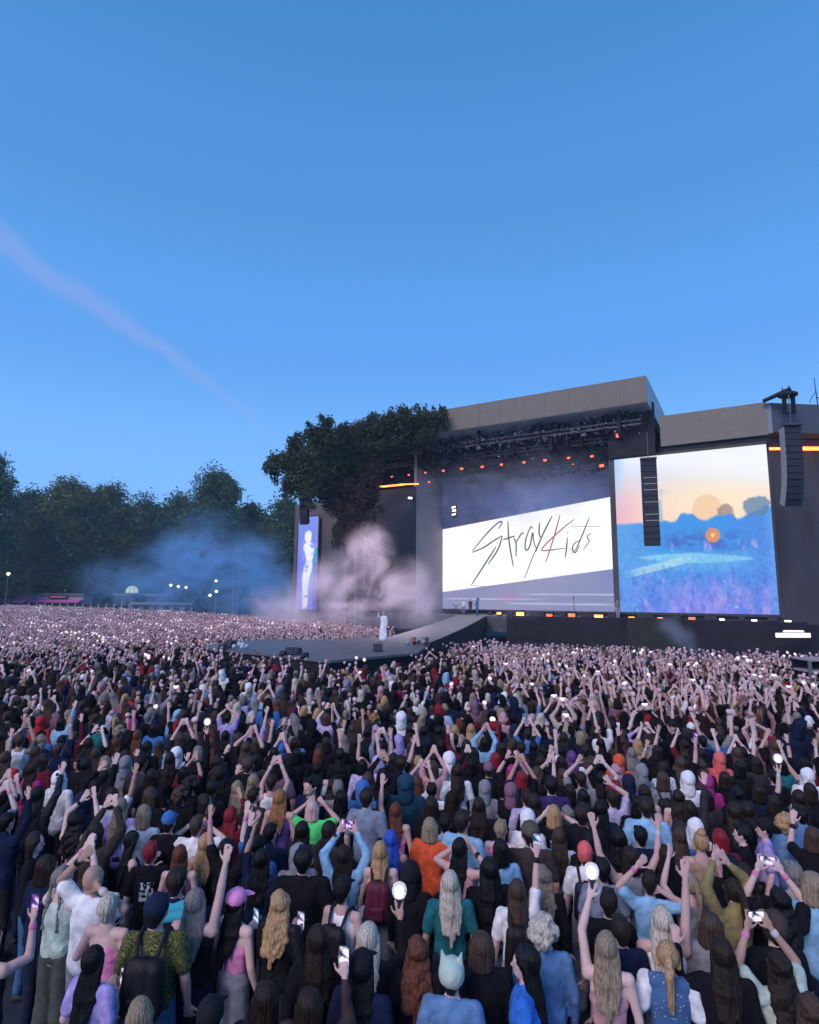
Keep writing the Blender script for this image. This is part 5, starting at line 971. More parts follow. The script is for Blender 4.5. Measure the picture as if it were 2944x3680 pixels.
ROWS = """A 270 60 n.l black.l d
A 290 290 n.b black.l d yaw=-75 tr=jeans
A 620 110 k.w rose.b hh yaw=-15
A 400 500 n.b navy.l d tr=navy
A 500 570 y.braids mint.v cc yaw=-20 tr=olive
A 800 610 x.bald white.t ee sc=1.05
A 840 790 w.s pink.b fd tr=grey
A 770 1260 k.l lilac.t f phone=1
A 1300 840 n.s vine.t d hat=cap:navy bag=black sc=1.05 tr=jeans
A 1440 610 n.s navycyan.t f sc=1.03
A 1100 290 k.l black.v f yaw=-60
M1 1260 975 d.l lilac.t d
A 1255 370 r.s black.t d print=1
A 1180 60 d.b paleblue.t d
A 1430 130 n.s black.t d hat=cap:blue
A 1555 150 b.s white.t ee
A 1480 370 a.l mauve.v d
A 1640 320 g.l black.v d
B 90 770 y.l black.v dr yaw=-10
A 1150 1690 d.b black.t d
A -75 1080 k.s black.v dq phone=r
M1 100 1130 k.s navy.l v yaw=-20
M1 620 690 x.s white.l d hat=hood:white
M1 860 930 n.l navy.l d hat=hood:navy
B 250 800 k.l pink.b fd hat=cap:pink tr=grey phone=1 yaw=-35
B 700 790 g.w leather.l f phone=1 yaw=-20
B 890 430 k.s black.t d sc=1.05
B 1000 1090 n.l black.l d
B 830 1590 n.b brown.l dq phone=r
B 1210 680 k.s white.v df hat=cap:black bag=black
B 1220 400 n.l sky.l P phone=P yaw=-5
B 1510 370 g.l beige.b d bag=maroon
B 1430 1090 w.l black.l dq stick=r
B 1370 1300 k.l navy.l d hat=cap:black
B 210 1690 n.s black.l d hat=cap:black
B 610 1620 n.b brown.l d
M2 1575 985 p.b green.t ee
M2 1450 1240 k.l charcoal.l d
M2 1650 1220 n.l charcoal.l d
B 350 330 k.l black.t v
B 590 420 k.l navy.l rd
B 300 80 r.l wine.l dh
B 460 330 k.s blue.t rd
B 640 230 k.s navy.l d
B 800 400 n.s grey.l d hat=hood:grey
M3 440 880 n.s slate.t d sc=1.06 bag=none
M3 660 1020 a.l pink.b rd
B 1600 270 u.l purple.v df
C 170 520 k.l black.l d hat=hood:black
C 340 150 d.b orange.t df
C 560 110 n.s sky.t d sc=1.06 print=1
C 550 330 k.l rose.v ee
C 800 500 k.l black.l d
C 470 590 w.l teal.t d
C 960 640 b.l white.t dr bag=black phone=r yaw=-5
C 1190 540 d.w black.l d
C 1190 960 w.c denim.l d bag=none
C 980 1180 k.l royal.l d yaw=75 hat=band:navy
C 750 1130 b.b black.l d
C 260 1150 a.w black.l d
C 460 1250 x.s denim.t d hat=cat:mint
C 1520 370 n.s white.t d hat=beanie:coral bag=navy
C 1090 210 n.s umber.t d hat=cap:olive sc=1.06
C 905 170 d.s pink.v d
C 860 330 k.b sky.t f
C 1060 100 x.s white.l d hat=hood:white
C 1280 60 g.b black.t ee print=1
C 1480 60 n.s black.t d sc=1.06
C 1400 250 b.l paleblue.t d
C 1570 260 k.s black.t d
D 40 230 k.l black.l d
D 90 1060 d.l rose.b rd stick=l
D 225 400 n.b grey.v v
D 400 590 n.s sky.t ee
D 490 930 w.l white.v dr
D 530 1110 g.t spotted.t fd
D 730 610 d.t grey.v cd yaw=15
D 1070 640 n.t mustard.l hh yaw=15
D 880 930 b.b grey.t d
D 970 1150 n.l black.l sd
D 1400 720 k.w black.t P phone=P
D 1375 960 n.s black.t d hat=beanie:brown
D 1400 1230 n.w mint.t P phone=P yaw=5
D 1640 590 d.b sky.t d sc=1.03
D 635 230 b.l blue.t d
D 750 170 n.s white.t d hat=hood:white
D 855 290 g.u tan.v d
D 940 250 r.b wine.t d
M4 1590 980 n.s sky.t d sc=1.06
D 330 230 k.s navy.t d
D 1130 210 k.s black.t d yaw=60
D 1290 160 k.s lilac.t d hat=cap:black yaw=70
D 1440 130 g.c denim.l d
D 1590 70 k.s denim.l d
D 1540 540 y.s beige.v d
D 1140 560 n.w black.l d
D 990 430 k.b black.l d
D 510 380 n.b black.l d
D 1660 1590 b.w white.t d
D 100 780 n.s black.t d
D 170 960 n.s navy.t d
D 60 480 k.s slate.t d
M1 210 290 b.s white.v cc yaw=25
M1 430 290 d.w navy.l d
M1 430 420 b.l olive.t d
M1 550 390 b.s navy.l d
M1 640 110 k.b sky.l dr
M1 920 330 n.l black.t P
M1 1030 150 k.s teal.t d
M1 1240 200 d.c black.t d
M1 1220 320 a.l brown.l d
M1 1410 250 a.l black.t d
M1 1600 170 k.b blue.t d
M1 1500 60 y.s black.t d
M1 1420 100 m.b black.t d
M1 820 520 k.c black.l d yaw=150
M1 930 540 k.l black.l d
M1 1080 530 d.b black.t d
M1 990 780 k.s black.l hr
M1 1160 860 n.b white.t dr
M1 1290 530 x.s grey.l d hat=hood:grey
M1 1470 530 k.s charcoal.t d sc=1.07
M1 1560 660 n.b black.t d
M1 1590 860 b.b black.t d
M1 340 600 n.l magenta.l d
M1 430 100 n.s red.l d hat=hood:red
M1 60 480 b.l red.t d
M2 170 270 b.b black.t d
M2 130 430 x.s white.l d hat=hood:white
M2 360 410 y.b black.l dr stick=r
M2 490 330 a.l black.l d
M2 640 250 k.l black.l d
M2 770 270 b.b black.t d
M2 870 540 b.s black.t sd sc=1.04
M2 850 370 b.l black.t d
M2 950 320 b.b black.t dr
M2 980 490 k.b charcoal.t d
M2 1140 430 k.b black.t d
M2 1280 510 k.l black.l d hat=hood:black
M2 1370 440 k.b black.t d
M2 1340 330 n.b black.t d
M2 1240 370 n.s blue.l d hat=hood:blue
M2 1590 440 a.b black.t d
M2 1590 590 k.l white.v d
M2 1550 760 k.s navy.t d yaw=140 sc=1.05
M2 740 790 d.l black.t d
M2 940 730 d.l olive.t d
M2 1080 720 n.s white.v cc
M2 1200 890 o.l purple.v d
M2 430 920 n.b wine.l d yaw=-60
M2 140 860 b.c black.t d
M2 280 750 n.c black.t d
M2 540 790 k.l black.l d
M2 590 650 k.l black.l d
M2 930 860 n.s charcoal.t d
M2 660 60 k.s lilac.t h
M2 180 100 k.l black.t v
M2 300 130 b.b brown.t d
M2 940 170 n.b lilac.t dr
M2 1200 240 k.l black.l d
M2 1340 60 y.b grey.t d
M2 1100 110 a.l black.t d
M2 1680 60 b.b lavender.t d
M2 1680 320 n.b black.t d
M3 150 110 b.b black.t d
M3 400 130 b.b black.t d
M3 480 60 o.c black.t d
M3 250 180 b.l black.t d
M3 520 190 lp.w rose.t d
M3 640 190 k.l black.l d
M3 140 440 k.l black.l d
M3 270 330 n.b black.l d
M3 410 220 k.l black.t d
M3 510 450 n.b rose.t v
M3 320 420 k.b black.t d
M3 390 550 k.b lavender.l d
M3 520 540 n.s lavender.t d hat=bucket:lavender
M3 550 660 k.b black.l d
M3 440 690 b.l black.t d
M3 660 500 n.l black.t v
M3 740 530 n.s navy.t d sc=1.04
M3 860 370 b.l black.t dr
M3 950 530 g.s blue.t d
M3 1030 330 n.s black.l d hat=beanie:navy
M3 1170 350 k.b navy.t d
M3 1120 480 n.b black.t d
M3 1270 480 x.s white.l d hat=hood:white
M3 1330 610 n.l white.t d
M3 1050 560 b.b rose.t cc
M3 1070 810 k.s white.t d
M3 800 740 n.s petrol.l d hat=hood:petrol sc=1.05
M3 560 890 n.l black.l d
M3 1190 1160 k.s paleblue.t d
M3 1070 960 n.b black.l d
M3 1560 970 n.l black.l d
M3 1650 590 n.s black.t d hat=cap:mauve
M3 1640 790 x.s grey.l d hat=hood:grey
M3 1530 430 n.b wine.l d
M3 1610 320 k.b sky.l hh
M3 1310 190 g.l black.t d
M3 1420 180 g.l wine.t d
M3 1430 350 n.l wine.l d
M3 1160 200 k.l black.l d
M3 1000 190 k.l black.l d
M3 890 180 n.l wine.l d
M3 90 890 k.b black.t d
M3 300 800 n.s blue.l d hat=hood:blue
M3 150 800 y.s grey.t d
M3 1450 560 k.b black.l d
M3 1700 480 r.b black.t d
M4 50 140 a.b black.t d
M4 110 70 n.s rose.t d hat=bucket:rose
M4 230 190 n.s navy.l d hat=hood:navy
M4 360 230 n.s blue.t d
M4 100 380 n.b black.t d
M4 30 480 r.b black.t d
M4 290 370 n.s black.t sd
M4 430 360 k.l black.l d
M4 560 410 k.c black.t d
M4 680 410 k.b navy.t d
M4 510 520 n.b black.t d
M4 330 520 b.c wine.t d
M4 690 520 n.b black.t d
M4 820 470 pu.l white.t rd
M4 740 270 n.l black.t d
M4 200 630 m.l black.t d
M4 290 660 r.b black.t d
M4 480 640 b.l black.t d yaw=-60
M4 580 750 k.s indigo.t d sc=1.05
M4 710 650 b.b black.t d
M4 230 840 n.s black.l d hat=hood:mauve
M4 350 860 n.s lavender.t d
M4 430 930 n.l black.l d
M4 800 840 n.b black.t d
M4 920 860 k.b black.t d
M4 950 690 n.s grey.t hd
M4 1020 540 b.c black.t d
M4 1120 710 k.l white.v hh
M4 1310 510 n.s orange.l d hat=hood:orange
M4 1230 770 r.c black.t d
M4 1290 610 lp.w brown.t d
M4 1420 720 n.s blue.l d hat=hood:navy
M4 1500 620 x.s grey.l d hat=hood:grey
M4 1570 830 n.w white.v d
M4 1300 910 n.s lavender.t dh
M4 1430 930 k.b black.t d
M4 1120 1000 k.l navy.l d
M4 760 1060 y.w black.t d
M4 1150 330 k.l black.l hd
M4 1290 300 a.l brown.t d
M4 1440 430 y.l black.l d
M4 1510 340 g.b beige.t d
M4 1680 400 n.b black.t d
M4 1660 290 n.c black.t d
M4 1680 130 k.b black.t d
M4 1240 140 k.b black.t v
M4 620 210 n.s navy.t d hat=cap:navy
M5 210 150 n.s black.t dr hat=cap:black yaw=120
M5 110 580 n.b white.t d
M5 110 690 b.b grey.t d bag=black
M5 290 530 b.l black.t dr phone=r
M5 280 880 n.w rose.v d
M5 510 550 b.w black.t d
M5 500 430 n.b black.t d
M5 570 880 n.b charcoal.t d
M5 690 490 n.s coral.l d hat=hood:coral
M5 540 730 n.s magenta.l d hat=hood:magenta
M5 420 690 x.s white.l d hat=hood:white
M5 850 850 k.w black.l d
M5 880 430 b.l black.t v
M5 900 570 k.b black.t d
M5 1090 530 n.b charcoal.t d
M5 1100 820 n.b navy.t dr stick=r
M5 1260 670 k.s black.t d
M5 1270 940 n.b black.l d
M5 1500 890 n.l black.l d
M5 1390 550 k.b teal.t d
M5 1510 540 k.b tan.v v
M5 1600 660 n.s white.l d hat=hood:white
M5 1630 810 n.b black.t d
M5 1080 210 b.s rose.t h
M5 1240 290 r.b black.t d
M5 1400 80 n.s beige.t d hat=bucket:beige
M5 1620 110 n.s black.t d hat=bucket:white
M5 680 110 b.l black.t d
M5 560 300 k.s navy.t d
M5 400 170 n.s black.t d hat=cap:white
M5 420 240 k.b black.t d
M5 870 1040 n.l black.l d
M5 990 1020 n.l charcoal.l d
M5 730 690 n.b black.t d
M5 640 290 k.s blue.t d"""
TX = dict(A=(0, 2900, .4406), B=(700, 2900, .4406), C=(1400, 2900, .4638), D=(2150, 2900, .4603), M1=(0, 2560, .3478), M2=(590, 2560, .3478), M3=(1180, 2560, .3478), M4=(1770, 2560, .3478), M5=(2344, 2560, .3478))
PPL = []
def parse():
    g = random.Random(21)
    for ln in ROWS.strip().splitlines():
        t = ln.split(); ox, oy, s = TX[t[0]]; px, py = ox + float(t[1]) * s, oy + float(t[2]) * s; hc, hs = t[3].split('.'); tc, tk = t[4].split('.'); ps = t[5]; ps = ps * 2 if len(ps) == 1 else ps
        ex = dict(x.split('=') for x in t[6:])
        # single-letter poses other than 'd' raise both arms the same way
        if py < 2900 and any((q['px'] - px) ** 2 + (q['py'] - py) ** 2 < 17 ** 2 for q in PPL): continue
        sc = float(ex.get('sc', 0)) or g.uniform(.94, 1.01); hz = 1.60 * sc; p = hit_z(px, py, hz)
        if ps == 'dd' and py < 2790 and g.random() < .34 and 'hat' not in ex: ps = g.choice(['dr', 'rd', 'cc', 'dq', 'PP', 'vd', 'dv', 'qd', 'hh'])
        PPL.append(dict(px=px, py=py, x=p.x, y=p.y, sc=sc, hair=(hc, hs), top=(tc, tk), pose=(ps[0], ps[1]), ex=ex, yaw=R(float(ex['yaw'])) if 'yaw' in ex else R(g.gauss(-8, 11)), fixed=py > 2900))
parse()
def fill(target):
    g = random.Random(77); cand = []
    for _ in range(9000):
        px = g.uniform(-40, 2990); py = 2560 + 1100 * g.random() ** 1.4; sc = g.uniform(.93, 1.0); p = hit_z(px, py, 1.6 * sc); cand.append((p.y, px, py, p.x, sc))
    cand.sort()
    for y, px, py, x, sc in cand:
        if len(PPL) >= target: break
        if py > 3020: continue
        if all((q['x'] - x) ** 2 + ((q['y'] - y) * .9) ** 2 > .50 ** 2 for q in PPL):
            hc = g.choice('kkknnnbb'); hs = g.choice('sbllw'); tc = g.choice(['black', 'black', 'black', 'navy', 'charcoal', 'umber', 'navy', 'slate', 'wine']); 
            PPL.append(dict(px=px, py=py, x=x, y=y, sc=sc, hair=(hc, hs), top=(tc, g.choice('tlt')), pose=tuple(g.choice(['dd', 'dd', 'dr', 'cc', 'ds', 'qd'])), ex={}, yaw=R(g.gauss(-8, 14)), fixed=False))
fill(322)
def relax():
    X = np.array([[p['x'], p['y']] for p in PPL]); X0 = X.copy()
    for it in range(40):
        D = X[:, None] - X[None]; d = np.linalg.norm(D, axis=2) + np.eye(len(X)) * 9; k = np.clip(.40 - d, 0, None)
        X += (D / d[..., None] * k[..., None]).sum(1) * .35; X += (X0 - X) * .12
    for p, x in zip(PPL, X): p['x'], p['y'] = x
relax()
# ---- labels: look first, then a landmark neighbour
LM = [('B', 250, 800, 'the pink cap'), ('A', 1300, 840, 'the patterned shirt and backpack'), ('A', 800, 610, 'the bald man'), ('C', 1520, 370, 'the coral beanie'), ('C', 1090, 210, 'the olive cap'), ('C', 980, 1180, 'the vivid blue cloak'), ('D', 530, 1110, 'the spotted blue vest'),
      ('D', 1070, 640, 'the mustard blouse'), ('M2', 1575, 985, 'the bright green top'), ('B', 1600, 270, 'the royal blue hair'), ('B', 300, 80, 'the glossy red hair'), ('M1', 620, 690, 'the black-marked white hood'), ('M3', 800, 740, 'the large petrol blue hood'), ('M5', 690, 490, 'the coral hood'),
      ('M5', 540, 730, 'the magenta hood'), ('M4', 1310, 510, 'the orange hood'), ('M4', 200, 630, 'the magenta hair'), ('M3', 520, 540, 'the lavender bucket hat'), ('M4', 580, 750, 'the dark violet T-shirt'), ('M2', 1240, 370, 'the blue hood'), ('M1', 430, 100, 'the red hood'), ('C', 1190, 960, 'the fluffy pale curls'),
      ('C', 340, 150, 'the orange top'), ('M1', 1470, 530, 'the tall charcoal T-shirt'), ('M2', 1200, 890, 'the ginger and purple figure'), ('M5', 1620, 110, 'the white bucket hat'), ('A', 500, 570, 'the mint top with raised arms'), ('M3', 1270, 480, 'the big pale hood'), ('M2', 660, 60, 'the lilac T-shirt'), ('D', 1440, 130, 'the brown curls in denim')]
LMP = []
for t, u, v, n in LM:
    ox, oy, s = TX[t]; q = min(PPL, key=lambda p: (p['px'] - ox - u * s) ** 2 + (p['py'] - oy - v * s) ** 2); q['landmark'] = n; LMP.append((q, n))
POSEN = {'dd': '', 'ff': 'hands at chest', 'PP': 'filming overhead', 'vv': 'both arms spread high', 'hh': 'hands joined overhead', 'ee': 'elbows out, hands by head', 'cc': 'clapping overhead'}
def looks(p):
    hc, hs = p['hair']; tc, tk = p['top']; hat = p['ex'].get('hat')
    if hat:
        k, c = hat.split(':'); h = '%s %s' % (CNAME.get(c, c), {'bucket': 'bucket hat', 'cat': 'cat-eared hat', 'band': 'hairband'}.get(k, k))
        if hs in ('l', 'w') and k != 'hood': h += ', long %s hair' % HAIRC[hc][0]
    else: h = 'bald head' if hs == 'bald' else '%s %s hair' % (STYLE[hs], HAIRC[hc][0])
    return h, '%s %s' % (CNAME.get(tc, tc), TOPN[tk])
def posen(p):
    L, r = p['pose']; k = L + r
    if k in POSEN: return POSEN[k]
    up = [c for c in (L, r) if c not in 'd']; 
    if not up: return ''
    return {'r': 'one arm straight up', 'q': 'one hand raised forward', 'f': 'one hand at chest', 'h': 'one hand overhead', 's': 'one fist raised', 'e': 'one hand by head', 'v': 'one arm high', 'c': 'one hand overhead', 'P': 'one hand overhead'}[up[-1]]
USED = {}
def relation(p, q):
    dx, dy = p['x'] - q['x'], p['y'] - q['y']; d = math.hypot(dx, dy); a = math.degrees(math.atan2(dx, dy))
    # the stage lies ahead (+y), the park trees to one side, the big screen to the other
    dirs = [(0, 'stageward of'), (45, 'ahead and screenward of'), (90, 'screenward of'), (135, 'behind and screenward of'), (180, 'behind'), (-135, 'behind and treeward of'), (-90, 'treeward of'), (-45, 'ahead and treeward of')]
    w = min(dirs, key=lambda t: abs((a - t[0] + 180) % 360 - 180))[1]
    return ('just ' if d < .75 else 'two places ' if d < 1.35 else 'three places ' if d < 1.95 else 'well ') + w
def label_people():
    for p in PPL:
        h, t = looks(p); ps = posen(p); p['desc'] = 'person with %s, %s' % (h, t) + (', ' + ps if ps else '')
    cnt = {}
    for p in PPL: cnt[p['desc']] = cnt.get(p['desc'], 0) + 1
    for p in sorted(PPL, key=lambda p: -p['py']):
        if cnt[p['desc']] == 1 or 'landmark' in p and p['desc'] not in USED: lab = p['desc']
        else:
            same = [q for q in PPL if q is not p and q['desc'] == p['desc']]; lab = None; L_ = sorted([l for l in LMP if l[0] is not p], key=lambda l: (l[0]['x'] - p['x']) ** 2 + (l[0]['y'] - p['y']) ** 2)
            short = p['desc'].replace('person with ', '')
            for q, n in L_:
                r = relation(p, q); l = short + ', ' + r + ' ' + n
                if l in USED or any(relation(s, q) == r for s in same) or len(l.replace('-', ' ').split()) > 16: continue
                lab = l; break
            if lab is None:
                short = p['desc'].replace('person with ', '').split(', ')[0] + ', ' + looks(p)[1].split()[0]
                for q, n in L_:
                    l = short + ', ' + relation(p, q) + ' ' + n
                    if l not in USED and len(l.split()) <= 16: lab = l; break
        USED[lab] = 1; p['label'] = lab
label_people()
PHN = 0; gph = random.Random(4)
for i, p in enumerate(PPL):
    ex = p['ex']; hat = ex['hat'].split(':') if 'hat' in ex else None; hc = p['hair'][0]
    sk = gph.choices(range(5), (4, 3, 3, 1.2, .6))[0]
    if p['pose'][0] + p['pose'][1] != 'dd' and sk > 3: sk = 1
    AV = 0 if p['pose'] == ('d', 'd') or p['pose'] == ('P', 'P') else i % 4
    r = make_person((p['x'], p['y'], 0), (p['sc'] * gph.uniform(.88, .99) * (1.12 if p['sc'] > 1.02 else 1), p['sc']), p['yaw'], p['hair'], p['top'], p['pose'], ex.get('tr', gph.choice(['jeans_dark', 'black', 'jeans', 'navy', 'grey'])), hat, sk, 1 if gph.random() < .3 else 0, 'marks' if 'black-marked' in p.get('landmark', '') else 'print' if 'print' in ex else None)
    for sd_, cd in ((-1, p['pose'][0]), (1, p['pose'][1])):
        if cd in 'rqhPvces' and gph.random() < .5:
            def wb(): q = PB(); s_, e_, w_ = arm_pts(cd, sd_); z_ = (w_ - e_) / np.linalg.norm(w_ - e_); q.cap(w_ - z_ * .045, w_ - z_ * .033, .0345, .0335); return skinned('wristband', q, .005, 1)
            ob('wristband', cached(('wb', cd, sd_, AV), wb), mat(*gph.choice([('band_black', (.01, .01, .012)), ('band_pale', (.5, .5, .55)), ('band_pink', (.6, .2, .35))]), .5), r)
    r['label'] = p['label']; r['category'] = 'person'; r['group'] = 'people standing in the crowd'
    short = p['label'].replace('person with ', 'person with ')
    hh = looks(p)[0]; who = p.get('landmark') or hh
    if ex.get('bag') not in (None, 'none'): bag_mesh(r, ex['bag'], '%s backpack worn with %s and %s' % (ex['bag'], hh, looks(p)[1]))
    if 'phone' in ex:
        k = ex['phone']; PHN += 1; tint = ['lilac', 'white', 'violet', 'blue'][PHN % 4]; lab = '%s phone held by %s, %s' % ({'P': 'bright overhead', 'r': 'raised', '1': 'chest-high'}[k], hh, looks(p)[1])
        if k == 'P': a = hand_world(r, 'P', -1); b = hand_world(r, 'P', 1); make_phone((a + b) / 2 + Vector((0, 0, .02)), p['yaw'], True, lab, tint)
        elif k == 'r': make_phone(hand_world(r, p['pose'][1], 1) + Vector((0, 0, .04)), p['yaw'], False, lab, tint)
        else:
            s = 1 if p['pose'][1] in 'f' else -1; make_phone(hand_world(r, 'f', s) + Vector((0, 0, .04)), p['yaw'], False, lab, tint)
    if 'stick' in ex:
        s = 1 if ex['stick'] == 'r' else -1; make_stick(hand_world(r, p['pose'][0 if s < 0 else 1], s), p['yaw'], 'glowing globe stick held by %s, %s' % (hh, looks(p)[1]))
AV = 0
# ---- people on the stage
def performer(loc, yaw, hair, top, pose, tr, label, sc=1.0):
    r = make_person(loc, (sc, sc), yaw, hair, top, pose, tr); r['label'] = label; r['category'] = 'performer'; r['group'] = 'performers and crew on the stage'; return r
sp_ = hit_z(1378, 2302, DZ)
rs = performer(sp_, R(150), ('w', 's'), ('white', 'l'), ('d', 'q'), 'pale', 'singer dressed all in white standing on the runway deck', .95)
q = skinned('robe', PB().cap((0, 0, 1.1), (0, 0, .3), .19, .27, .8).cap((0, 0, .35), (0, 0, .18), .26, .28, .8), .02, 2); ob('robe', folds(q, .02, 6), cloth_mat('white'), rs)
performer(SP(u_at(1714, 1), ZF, 1), R(120), ('k', 's'), ('blue', 'l'), ('v', 'd'), 'jeans', 'performer in blue on the main stage at the top of the ramp', 1.05)
performer(SP(u_at(1665, 2), ZF, 2), R(160), ('w', 'b'), ('white', 'l'), ('d', 's'), 'grey', 'pale-clothed performer beside the one in blue near the ramp top')
performer(SP(u_at(1690, 4), ZF, 4), R(200), ('k', 's'), ('black', 't'), ('d', 'd'), 'black', 'dark-clothed performer between the blue and pale performers')
performer(SP(u_at(2212, -1.8), ZF, -1.8), R(190), ('n', 's'), ('grey', 't'), ('d', 'd'), 'pale', 'crew member in grey standing against the opening column', 1.05)
# microphone mast on the stage
pm = SP(u_at(2058, -1), ZF, -1); r = empty('microphone_stand', pm, 0, label='thin microphone mast on the stage above the bright orange footlight', cat='stand'); b = MB(); b.tube([(0, 0, 0), (0, 0, 1.9)], .03, 6); b.lathe([(.3, 0), (.3, .03), (.03, .06)], n=12); b.build('mast', STEEL, r); MB().lathe([(.02, -.08), (.06, 0), (.05, .08), (.01, .11)], (0, 0, 1.95), 8).build('microphone', BLK, r)
b = MB(); pk = SP(u_at(1640, 3), ZF, 3); r = empty('keyboard_riser', pk, R(-30), label='low equipment riser with keyboard beside the performers', cat='riser'); MB().box((0, 0, .2), (2.6, 1.2, .4)).build('platform', BLK, r); q = MB().box((0, -.1, 1.25), (1.3, .35, .1)).build('keyboard', WHITE, r); b.tube([(-.5, -.1, .4), (.5, -.1, 1.2)], .03, 5); b.tube([(.5, -.1, .4), (-.5, -.1, 1.2)], .03, 5); b.build('stand', STEEL, r)

# ---------------------------------------------------------------- the deep crowd: one mass, thousands of figures
def lod(spec, ratio):
    hairs, tk, L, Rr, stick = spec; out = []
    parts = [(cached(('body', L, Rr, AV), lambda: body_mesh(L, Rr)), 0, 1.0), (cached(('top', tk, L if tk in 'tl' else '', Rr if tk in 'tl' else '', AV if tk in 'tl' and L + Rr != 'dd' else 0), lambda: top_mesh(tk, L, Rr)), 1, .6), (cached(('hair', hairs), lambda: hair_mesh(hairs)), 2, .9) if hairs != 'hood' else (cached(('hat', 'hood'), lambda: hat_mesh('hood')), 1, .8)]
    V = []; F = []; S = []; n = 0
    for me, slot, k in parts:
        o = bpy.data.objects.new('t', me); COL.objects.link(o); m = o.modifiers.new('d', 'DECIMATE'); m.ratio = ratio * k; m.use_collapse_triangulate = True
        e = o.evaluated_get(bpy.context.evaluated_depsgraph_get()); q = e.to_mesh(); v = np.array([x.co[:] for x in q.vertices]); f = np.array([x.vertices[:3] for x in q.polygons]); e.to_mesh_clear(); bpy.data.objects.remove(o)
        
        if slot == 0: cc = v[f].mean(1); f = f[(cc[:, 2] > 1.40) | ((abs(cc[:, 0]) > .17) & (cc[:, 2] > .75)) | ((cc[:, 1] > .12) & (cc[:, 2] > 1.0)) | ((tk == 'v') & (cc[:, 2] > 1.25))]
        V.append(v); F.append(f + n); S.append(np.full(len(v), slot)); n += len(v)
    # plain dark legs
    b = MB(); b.tube([(-.08, 0, .95), (-.09, 0, .05)], [.11, .08], 5); b.tube([(.08, 0, .95), (.09, 0, .05)], [.11, .08], 5); tri = [t for q in b.f for t in ([q[:3], [q[0], q[2], q[3]]] if len(q) == 4 else [[q[0], q[1], q[2]], [q[0], q[2], q[3]], [q[0], q[3], q[4]]])]
    V.append(np.array(b.v)); F.append(np.array(tri) + n); S.append(np.full(len(b.v), 3)); n += len(b.v)
    if ratio < .02 and (ratio < .01 or (len(hairs) + ord(L) + ord(Rr)) % 2):
        for c, r_ in ((((.17, .08, 1.98), .078), ((-.12, .16, 2.10), .072)) if ratio < .01 else (((.15, .10, 1.99), .062), ((-.10, .2, 2.05), .058))):
            v, f = _sphere(1); V.append(v * r_ * np.array((1, 1, 1.15)) + np.array(c)); F.append(f + n); S.append(np.full(len(v), 4)); n += len(v)
    if stick == 3:
        b = MB(); b.box((0, .29, 1.90), (.15, .012, .078)); tri = [t for q in b.f for t in (q[:3], [q[0], q[2], q[3]])]; V.append(np.array(b.v)); F.append(np.array(tri) + n); S.append(np.full(8, 5)); n += 8
    elif stick:
        for side, code in ((-1, L), (1, Rr)):
            if code in 'd' or (stick == 1 and side < 0): continue
            s, e, w = arm_pts(code, side); z = hand_dir(e, w, code); v, f = _sphere(1 if ratio < .01 else 2); v = v * (.062 if ratio > .01 else .078) + (w + z * .10 + np.array((0, 0, .11))); V.append(v); F.append(f + n); S.append(np.full(len(v), 4)); n += len(v)
    return np.concatenate(V), np.concatenate(F), np.concatenate(S)
SPECS = [('b', 't', 'd', 'd', 0), ('l', 'l', 'd', 'd', 0), ('s', 't', 'd', 'r', 0), ('w', 't', 'P', 'P', 0), ('b', 't', 'v', 'v', 0), ('l', 'v', 'h', 'h', 0), ('s', 'l', 'd', 'q', 1), ('b', 't', 'd', 'r', 1), ('l', 't', 'd', 'v', 1), ('hood', 'l', 'd', 'd', 0), ('b', 'v', 'c', 'c', 0), ('s', 't', 'v', 'v', 2), ('l', 't', 'r', 'd', 0), ('t', 't', 'd', 's', 1), ('b', 'l', 'd', 'h', 1), ('w', 'l', 'ee'[0], 'e', 0), ('b', 't', 'P', 'P', 3), ('s', 'l', 'P', 'P', 3)]
WT_NEAR = np.array([4.5, 5.5, 1.6, .9, 1.5, 1.3, .9, .7, .7, 1.8, 1.0, .8, 1.5, .8, .8, .6, .9, .6]); WT_FAR = np.array([.6, .8, 2, 1, 2.4, 1, 2.5, 4.5, 4.5, .4, 1.2, 4.5, 1.6, 1.5, 2, .4, .5, .4])
def in_poly(x, y, P):
    c = np.zeros(len(x), bool); j = len(P) - 1
    for i in range(len(P)):
        xi, yi = P[i][:2]; xj, yj = P[j][:2]; k = ((yi > y) != (yj > y)) & (x < (xj - xi) * (y - yi) / (yj - yi + 1e-9) + xi); c ^= k; j = i
    return c
